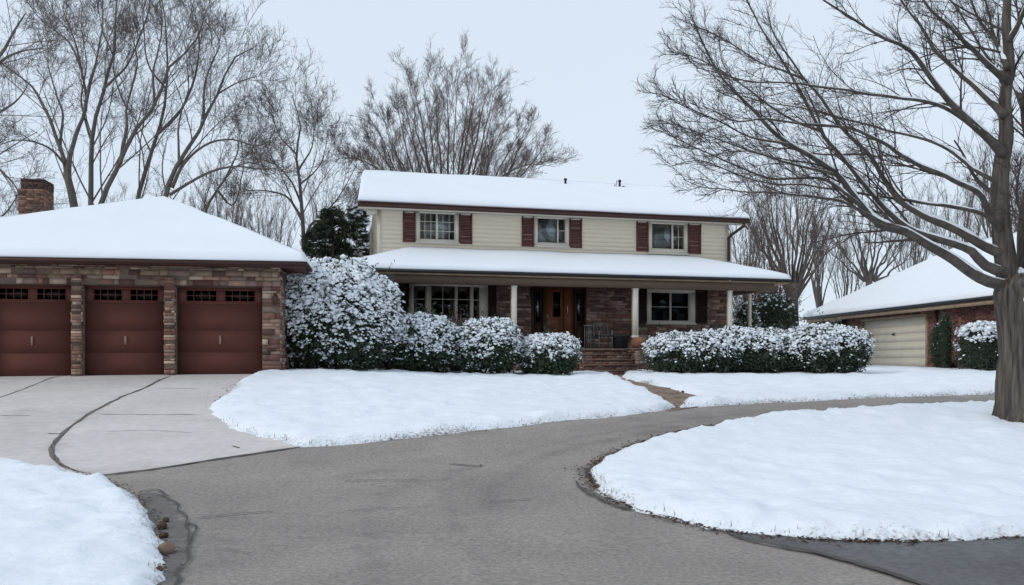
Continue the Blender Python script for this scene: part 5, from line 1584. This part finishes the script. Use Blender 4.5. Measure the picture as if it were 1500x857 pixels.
def shrub(name, label, cat, px0, px1, pyt, pyb, d, dep, group=None, nleaf=7000, nsnow=1500, leaf=.035, clump=(.03, .085), seed=1, power=2.4, snow_lo=-.15, base_y=None, mat_leaf='leaf', skirt=.0, lump=.15, dens=1.0):
    r = np.random.default_rng(seed)
    x0, x1 = wx(px0, d), wx(px1, d)
    cx, a = (x0 + x1) / 2, (x1 - x0) / 2
    zg = float(zt(cx, d)) + .04
    ztop = wz(pyt, d)
    H = ztop - zg; a *= .965; H *= .97; nsnow = int(nsnow * 1.4); clump = (clump[0] * .8, clump[1] * .84)
    root = empty(name, (cx, d, zg)); tag(root, label, cat, group)
    c = H * .5 + .02; hz = H * .5
    def surf(D):
        q = (np.abs(D[:, 0]) / a) ** power + (np.abs(D[:, 1]) / dep) ** power + (np.abs(D[:, 2]) / hz) ** power
        rad = q ** (-1 / power)
        P = D * rad[:, None]
        P = P * (1 + lump * fbm(P * 1.5 + seed * 3, seed, 3) + .5 * lump * fbm(P * 4.5, seed + 4, 2))[:, None]
        return P + np.array([0, 0, c])
    # dark inner twigs and leaf mass
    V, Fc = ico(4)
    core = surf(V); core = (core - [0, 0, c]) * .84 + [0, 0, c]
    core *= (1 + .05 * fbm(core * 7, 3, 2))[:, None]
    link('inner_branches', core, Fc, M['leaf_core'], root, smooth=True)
    # leaves
    def dirs(n):
        # area-weighted sampling on the box of the shrub
        w = np.array([a, dep, hz])
        D = r.normal(0, 1, (n, 3)); D /= np.linalg.norm(D, axis=1, keepdims=True)
        return D * w
    D = dirs(nleaf); P = surf(D)
    eps = D / np.linalg.norm(D / np.array([a, dep, hz]), axis=1, keepdims=True)
    N = D / np.array([a, dep, hz]) ** 2; N /= np.linalg.norm(N, axis=1, keepdims=True)
    P = P - N * np.abs(r.normal(0, .07, nleaf))[:, None] + N * (r.random(nleaf) < .22)[:, None] * r.uniform(0, .11, nleaf)[:, None]
    ok = P[:, 2] > .02
    P, N = P[ok], N[ok]
    ns = nleaf // 130                                    # loose sprigs that break the outline
    sp = np.repeat(r.integers(0, len(P), ns), 16); al = np.tile(np.linspace(.1, 1, 16), ns)
    sd_ = np.repeat(r.normal(0, .5, (ns, 3)), 16, 0) + N[sp] + [0, 0, .35]; sl_ = np.repeat(r.uniform(.08, .30, ns), 16)
    P = np.vstack([P, P[sp] + sd_ * (al * sl_)[:, None] + r.normal(0, .02, (len(sp), 3))]); N = np.vstack([N, N[sp]]); n = len(P)
    t = r.normal(0, 1, (n, 3)) + N * .6; t /= np.linalg.norm(t, axis=1, keepdims=True)
    b = np.cross(t, r.normal(0, 1, (n, 3))); b /= np.linalg.norm(b, axis=1, keepdims=True)
    s = leaf * r.uniform(.6, 1.4, n)[:, None]
    LVt = np.stack([P, P + t * s + b * s * .42, P + t * s * 2.1, P + t * s - b * s * .42], 1).reshape(-1, 3)
    link('foliage', LVt, np.arange(4 * n).reshape(n, 4), M[mat_leaf], root)
    # snow caught on the leaves
    D = dirs(nsnow * 3); P = surf(D)
    N = D / np.array([a, dep, hz]) ** 2; N /= np.linalg.norm(N, axis=1, keepdims=True)
    lvl = P[:, 2] / H
    patch = fbm(P * 2.2 + 9, seed + 8, 3)
    fine = fbm(P * 6.5 + 3, seed + 18, 2)
    prob = np.clip(.20 + (N[:, 2] - snow_lo) * .62 + (lvl - .42) * .9 + .55 * patch + 1.2 * fine, 0, 1) * dens
    ok = (r.random(len(P)) < prob) & (P[:, 2] > .06)
    P, N = P[ok][:nsnow], N[ok][:nsnow]
    nc = len(P) // 5                                     # heavier pads where neighbouring clumps have merged
    pc = np.repeat(np.arange(nc), 5)
    P = np.vstack([P[nc:], P[pc] + r.normal(0, 1, (len(pc), 3)) * [.06, .06, .022]]); N = np.vstack([N[nc:], N[pc]]); n = len(P)
    P = P + N * r.normal(.01, .04, n)[:, None]
    iv, iF = ico(1)
    sh = np.stack([iv * (1 + .16 * r.normal(0, 1, (len(iv), 1))) for _ in range(12)])
    k = r.integers(0, 12, n)
    size = clump[0] * .8 + (clump[1] * 1.15 - clump[0] * .8) * r.random(n) ** 2.6
    size *= .75 + .5 * np.clip(N[:, 2] + .3, 0, 1)
    ang = r.uniform(0, 6.28, n)
    S = sh[k] * np.stack([r.uniform(.8, 1.5, n), r.uniform(.7, 1.1, n), r.uniform(.45, .8, n)], 1)[:, None, :]
    ca, sa = np.cos(ang)[:, None], np.sin(ang)[:, None]
    S = np.stack([S[..., 0] * ca - S[..., 1] * sa, S[..., 0] * sa + S[..., 1] * ca, S[..., 2]], -1)
    # clumps droop outwards with the leaf they lie on
    S[..., 2] -= (S[..., 0] * N[:, None, 0] + S[..., 1] * N[:, None, 1]) * .38
    VV = (P[:, None, :] + S * size[:, None, None]).reshape(-1, 3)
    FF = (iF[None] + (np.arange(n) * len(iv))[:, None, None]).reshape(-1, 3)
    link('snow_cover', VV, FF, M['clump_snow'], root, smooth=True)['kind'] = 'stuff'
    # stems
    st = []
    for i in range(7):
        an = i * .9; st.append([(.12 * math.cos(an), .12 * math.sin(an), -.1), (.3 * a * math.cos(an), .3 * dep * math.sin(an), H * .25), (.6 * a * math.cos(an), .6 * dep * math.sin(an), H * .55)])
    v, fs = tubes(np.array(st), np.tile([.03, .022, .012], (7, 1)), 5)
    link('stem', v, fs, M['bark'], root)
    return root


GS = 'snow covered shrubs in front of the porch'
shrub('evergreen_bush', 'tallest snow loaded round bush between the garage corner and the porch', 'bush', 401, 580, 382, 553, 24.0, 1.35, GS, 22000, 7000, .050, (.022, .078), seed=1, power=2.3, snow_lo=-.85, lump=.19)
shrub('evergreen_bush', 'mid height snowy bush below the bay window, touching the tallest bush', 'bush', 540, 676, 463, 552, 25.2, 1.0, GS, 13000, 2700, .044, (.018, .06), seed=2, power=2.4, snow_lo=-.5)
shrub('evergreen_bush', 'snowy rounded bush just left of the first cream porch post', 'bush', 668, 760, 468, 551, 25.4, .95, GS, 11000, 2200, .044, (.018, .06), seed=3, power=2.35, snow_lo=-.5)
shrub('evergreen_bush', 'smallest ball shaped snowy bush just left of the brick steps', 'bush', 760, 848, 491, 551, 25.6, .85, GS, 8000, 1500, .042, (.018, .056), seed=4, power=2.5, snow_lo=-.10)
shrub('evergreen_bush', 'snowy clipped bush just right of the brick pier and jar', 'bush', 947, 1076, 489, 545, 26.6, 1.0, GS, 11000, 2000, .042, (.018, .056), seed=5, power=2.8, snow_lo=-.06)
shrub('evergreen_bush', 'middle snowy clipped bush under the right end of the porch roof', 'bush', 1030, 1180, 483, 546, 26.9, 1.05, GS, 13000, 2400, .042, (.018, .056), seed=6, power=3.0, snow_lo=-.04)
shrub('evergreen_bush', 'snowy clipped bush at the right end of the row, overlapping the cream garage door', 'bush', 1140, 1266, 480, 548, 26.6, 1.05, GS, 13000, 2300, .042, (.018, .056), seed=7, power=2.9, snow_lo=-.04)
shrub('evergreen_bush', 'dark boxy bush topped with snow against the red brick wall', 'bush', 1412, 1468, 475, 538, 29.5, .9, None, 7000, 520, .032, (.03, .085), seed=8, power=4.5, snow_lo=.55, lump=.05)
shrub('evergreen_bush', 'narrow dark climbing bush on the brick right of the cream garage door', 'bush', 1364, 1390, 478, 537, 32.3, .35, None, 3000, 30, .035, (.02, .05), seed=9, power=2.3, snow_lo=.7, lump=.2)
shrub('evergreen_bush', 'slim dark climber reaching up the downspout on the neighbouring wall', 'bush', 1377, 1393, 462, 537, 31.8, .25, None, 2200, 10, .035, (.02, .04), seed=19, power=2.6, snow_lo=.8, lump=.2)
shrub('evergreen_bush', 'round dark green conifer bush with little snow beyond the right end of the porch', 'bush', 1096, 1166, 432, 546, 36, 1.1, None, 8000, 220, .045, (.02, .06), seed=10, power=2.2, snow_lo=.2, lump=.2, mat_leaf='conifer', dens=.5)
shrub('evergreen_bush', 'low grey twiggy bush beside the round conifer and the porch end', 'bush', 1074, 1112, 440, 546, 34.5, .7, None, 3000, 260, .035, (.02, .055), seed=11, power=2.2, snow_lo=.0, lump=.25, mat_leaf='conifer', dens=.6)


def brown_shrub(label, px, d, w, h, n, seed):
    r = np.random.default_rng(seed)
    x = wx(px, d); root = empty('brown_shrub', (x, d, float(zt(x, d)))); tag(root, label, 'shrub')
    k = 60
    a = r.uniform(0, 6.28, k); sp = r.uniform(.1, 1, k) ** .6
    P = np.stack([np.c_[.1 * np.cos(a), .1 * np.sin(a), 0 * a - .1], np.c_[.35 * w * sp * np.cos(a), .35 * w * sp * np.sin(a), np.full(k, h * .5)], np.c_[w * .5 * sp * np.cos(a), w * .5 * sp * np.sin(a), h * (1.05 - .35 * sp) * r.uniform(.8, 1.1, k)]], 1)
    P = np.array([smooth_line(p, 7) for p in P])
    Rr = np.tile(np.linspace(.022, .007, 7), (k, 1))
    c, cr, _ = spawn(P, Rr, 9, h * .3, 35, .4, .3, 1, 5, .1, r, .007)
    v, fs = join([tubes(P, Rr, 4), tubes(c, cr, 3)]); link('stem', v, fs, M['twig_red'], root)
    i = r.integers(0, len(c), n); j = r.integers(1, 5, n)
    p = c[i, j] + r.normal(0, .06, (n, 3)); t = r.normal(0, 1, (n, 3)); t /= np.linalg.norm(t, axis=1, keepdims=True); b = np.cross(t, r.normal(0, 1, (n, 3))); b /= np.linalg.norm(b, axis=1, keepdims=True)
    s = .045
    link('foliage', np.stack([p, p + t * s + b * s * .5, p + t * 2 * s, p + t * s - b * s * .5], 1).reshape(-1, 3), np.arange(4 * n).reshape(n, 4), M['brown_leaf'], root)


brown_shrub('tall shrub with rusty dead leaves around the foot of the many stemmed tree', 1134, 41, 2.0, 4.4, 2600, 1)
brown_shrub('smaller shrub with rusty dead leaves close to the right corner of the main house', 1098, 43, 2.6, 5.2, 2400, 2)
brown_shrub('brown leaved plant showing between the two bushes below the bay window', 668, 26.5, .9, 1.75, 500, 3)


def evergreen(label, px, d, pyt, w, seed, n1=70, dens=26, snow=300):
    """conifer with drooping sprays"""
    r = np.random.default_rng(seed)
    x = wx(px, d); z0 = float(zt(x, d)); H = wz(pyt, d) - z0
    root = empty('evergreen_tree', (x, d, z0)); tag(root, label, 'tree')
    v, fs = tubes(np.array([[(0, 0, -.1), (.03, 0, H * .5), (0, .02, H * .97)]]), np.array([[.16, .09, .02]]), 8); link('trunk', v, fs, M['bark'], root, smooth=True)
    tz = r.uniform(.08, .98, n1); a = r.uniform(0, 6.28, n1)
    ln = w * .5 * np.clip((1.08 - tz) ** .6, .15, 1) * r.uniform(.7, 1.2, n1)
    st = np.c_[0 * a, 0 * a, tz * H]
    dr = np.c_[np.cos(a), np.sin(a), .35 + .5 * tz]
    P = np.stack([st + dr * (ln * q)[:, None] - np.c_[0 * a, 0 * a, ln * .55 * q * q] for q in np.linspace(0, 1, 8)], 1)
    Rr = np.tile(np.linspace(.03, .008, 8), (n1, 1))
    C, CR, _ = spawn(P, Rr, 9, ln * .35, 40, -.1, .2, 1, 5, .1, r, .006)
    v, fs = join([tubes(P, Rr, 4), tubes(C, CR, 3)]); link('branch', v, fs, M['bark'], root)
    n = len(C) * dens
    i = np.repeat(np.arange(len(C)), dens); f = r.uniform(0, 4, n); j = f.astype(int).clip(0, 3)
    p = C[i, j] + (C[i, j + 1] - C[i, j]) * (f - j)[:, None] + r.normal(0, .035, (n, 3))
    ax = C[i, j + 1] - C[i, j]; ax /= np.linalg.norm(ax, axis=1, keepdims=True)
    t = ax * .6 + r.normal(0, .6, (n, 3)); t[:, 2] -= .25; t /= np.linalg.norm(t, axis=1, keepdims=True)
    b = np.cross(t, r.normal(0, 1, (n, 3))); b /= np.linalg.norm(b, axis=1, keepdims=True)
    s = r.uniform(.07, .14, n)[:, None]
    link('crown', np.stack([p - b * s * .22, p + b * s * .22, p + t * s * 1.5], 1).reshape(-1, 3), np.arange(3 * n).reshape(n, 3), M['conifer'], root)
    i = r.integers(0, len(C), snow); p = C[i, r.integers(1, 5, snow)]
    iv, iF = ico(1); S = iv[None] * np.array([1.5, 1.2, .45]) * (1 + .3 * r.normal(0, 1, (snow, len(iv), 1))) * r.uniform(.04, .12, snow)[:, None, None]
    link('snow_cover', (p[:, None] + S + [0, 0, .03]).reshape(-1, 3), (iF[None] + (np.arange(snow) * len(iv))[:, None, None]).reshape(-1, 3), M['clump_snow'], root, smooth=True)['kind'] = 'stuff'


evergreen('dark bushy evergreen in the gap left of the cream house wall', 487, 34, 306, 3.4, 3, n1=120, dens=34, snow=200)
evergreen('snow flecked slender evergreen tight against the left side of the house', 524, 38, 300, 2.0, 4, n1=90, dens=30, snow=700)
evergreen('low dark evergreen just right of the garage roof end', 462, 36, 340, 2.2, 5, n1=90, dens=40, snow=60)
# ================================================================ camera, sky, light
cam = bpy.data.cameras.new('camera'); co = bpy.data.objects.new('camera', cam); COL.objects.link(co)
co.location = (0, 0, EYE); co.rotation_euler = (R(90), 0, 0)
cam.sensor_fit = 'HORIZONTAL'; cam.sensor_width = 36; cam.lens = 36 * F / 1500
cam.shift_y = (HY - 428.5) / 1500
cam.clip_start = .1; cam.clip_end = 3000
SC.camera = co

SUN_EL, SUN_AZ = R(34), R(243)           # high thin cloud, light from behind the camera
w = bpy.data.worlds.new('World'); SC.world = w; w.use_nodes = True
nt = w.node_tree; N, L = nt.nodes, nt.links
bg = N['Background']
sky = N.new('ShaderNodeTexSky'); sky.sky_type = 'NISHITA'; sky.sun_disc = False
sky.sun_elevation = SUN_EL; sky.sun_rotation = SUN_AZ; sky.altitude = 100; sky.dust_density = 3; sky.air_density = 1
tc = N.new('ShaderNodeTexCoord')
mp = N.new('ShaderNodeMapping'); mp.inputs['Scale'].default_value = (1, 1, 2.4)
nz = N.new('ShaderNodeTexNoise'); nz.inputs['Scale'].default_value = 1.3; nz.inputs['Detail'].default_value = 3
L.new(tc.outputs['Generated'], mp.inputs['Vector']); L.new(mp.outputs['Vector'], nz.inputs['Vector'])
cr = N.new('ShaderNodeValToRGB')
cr.color_ramp.elements[0].position = .3; cr.color_ramp.elements[0].color = (7.2, 8.35, 9.7, 1)
cr.color_ramp.elements[1].position = .7; cr.color_ramp.elements[1].color = (7.8, 8.85, 10.0, 1)
L.new(nz.outputs['Fac'], cr.inputs['Fac'])
mx = N.new('ShaderNodeMix'); mx.data_type = 'RGBA'; mx.inputs['Factor'].default_value = .90
L.new(sky.outputs['Color'], mx.inputs['A']); L.new(cr.outputs['Color'], mx.inputs['B'])
L.new(mx.outputs['Result'], bg.inputs['Color']); bg.inputs['Strength'].default_value = .10

sl = bpy.data.lights.new('sun', 'SUN'); sl.energy = .95; sl.angle = R(14); sl.color = (1, .96, .90)
so = bpy.data.objects.new('sun', sl); COL.objects.link(so)
az = SUN_AZ
dirv = Vector((math.sin(az) * math.cos(SUN_EL), math.cos(az) * math.cos(SUN_EL), math.sin(SUN_EL)))
so.rotation_euler = dirv.to_track_quat('Z', 'Y').to_euler()
so.location = (0, -5, 30)

SC.render.engine = 'CYCLES'
SC.cycles.max_bounces = 6; SC.cycles.transparent_max_bounces = 12
SC.cycles.use_denoising = True
SC.cycles.filter_width = 1.5
SC.view_settings.view_transform = 'Standard'; SC.view_settings.look = 'None'
SC.view_settings.exposure = 0; SC.view_settings.gamma = 1
SC.view_settings.use_curve_mapping = False
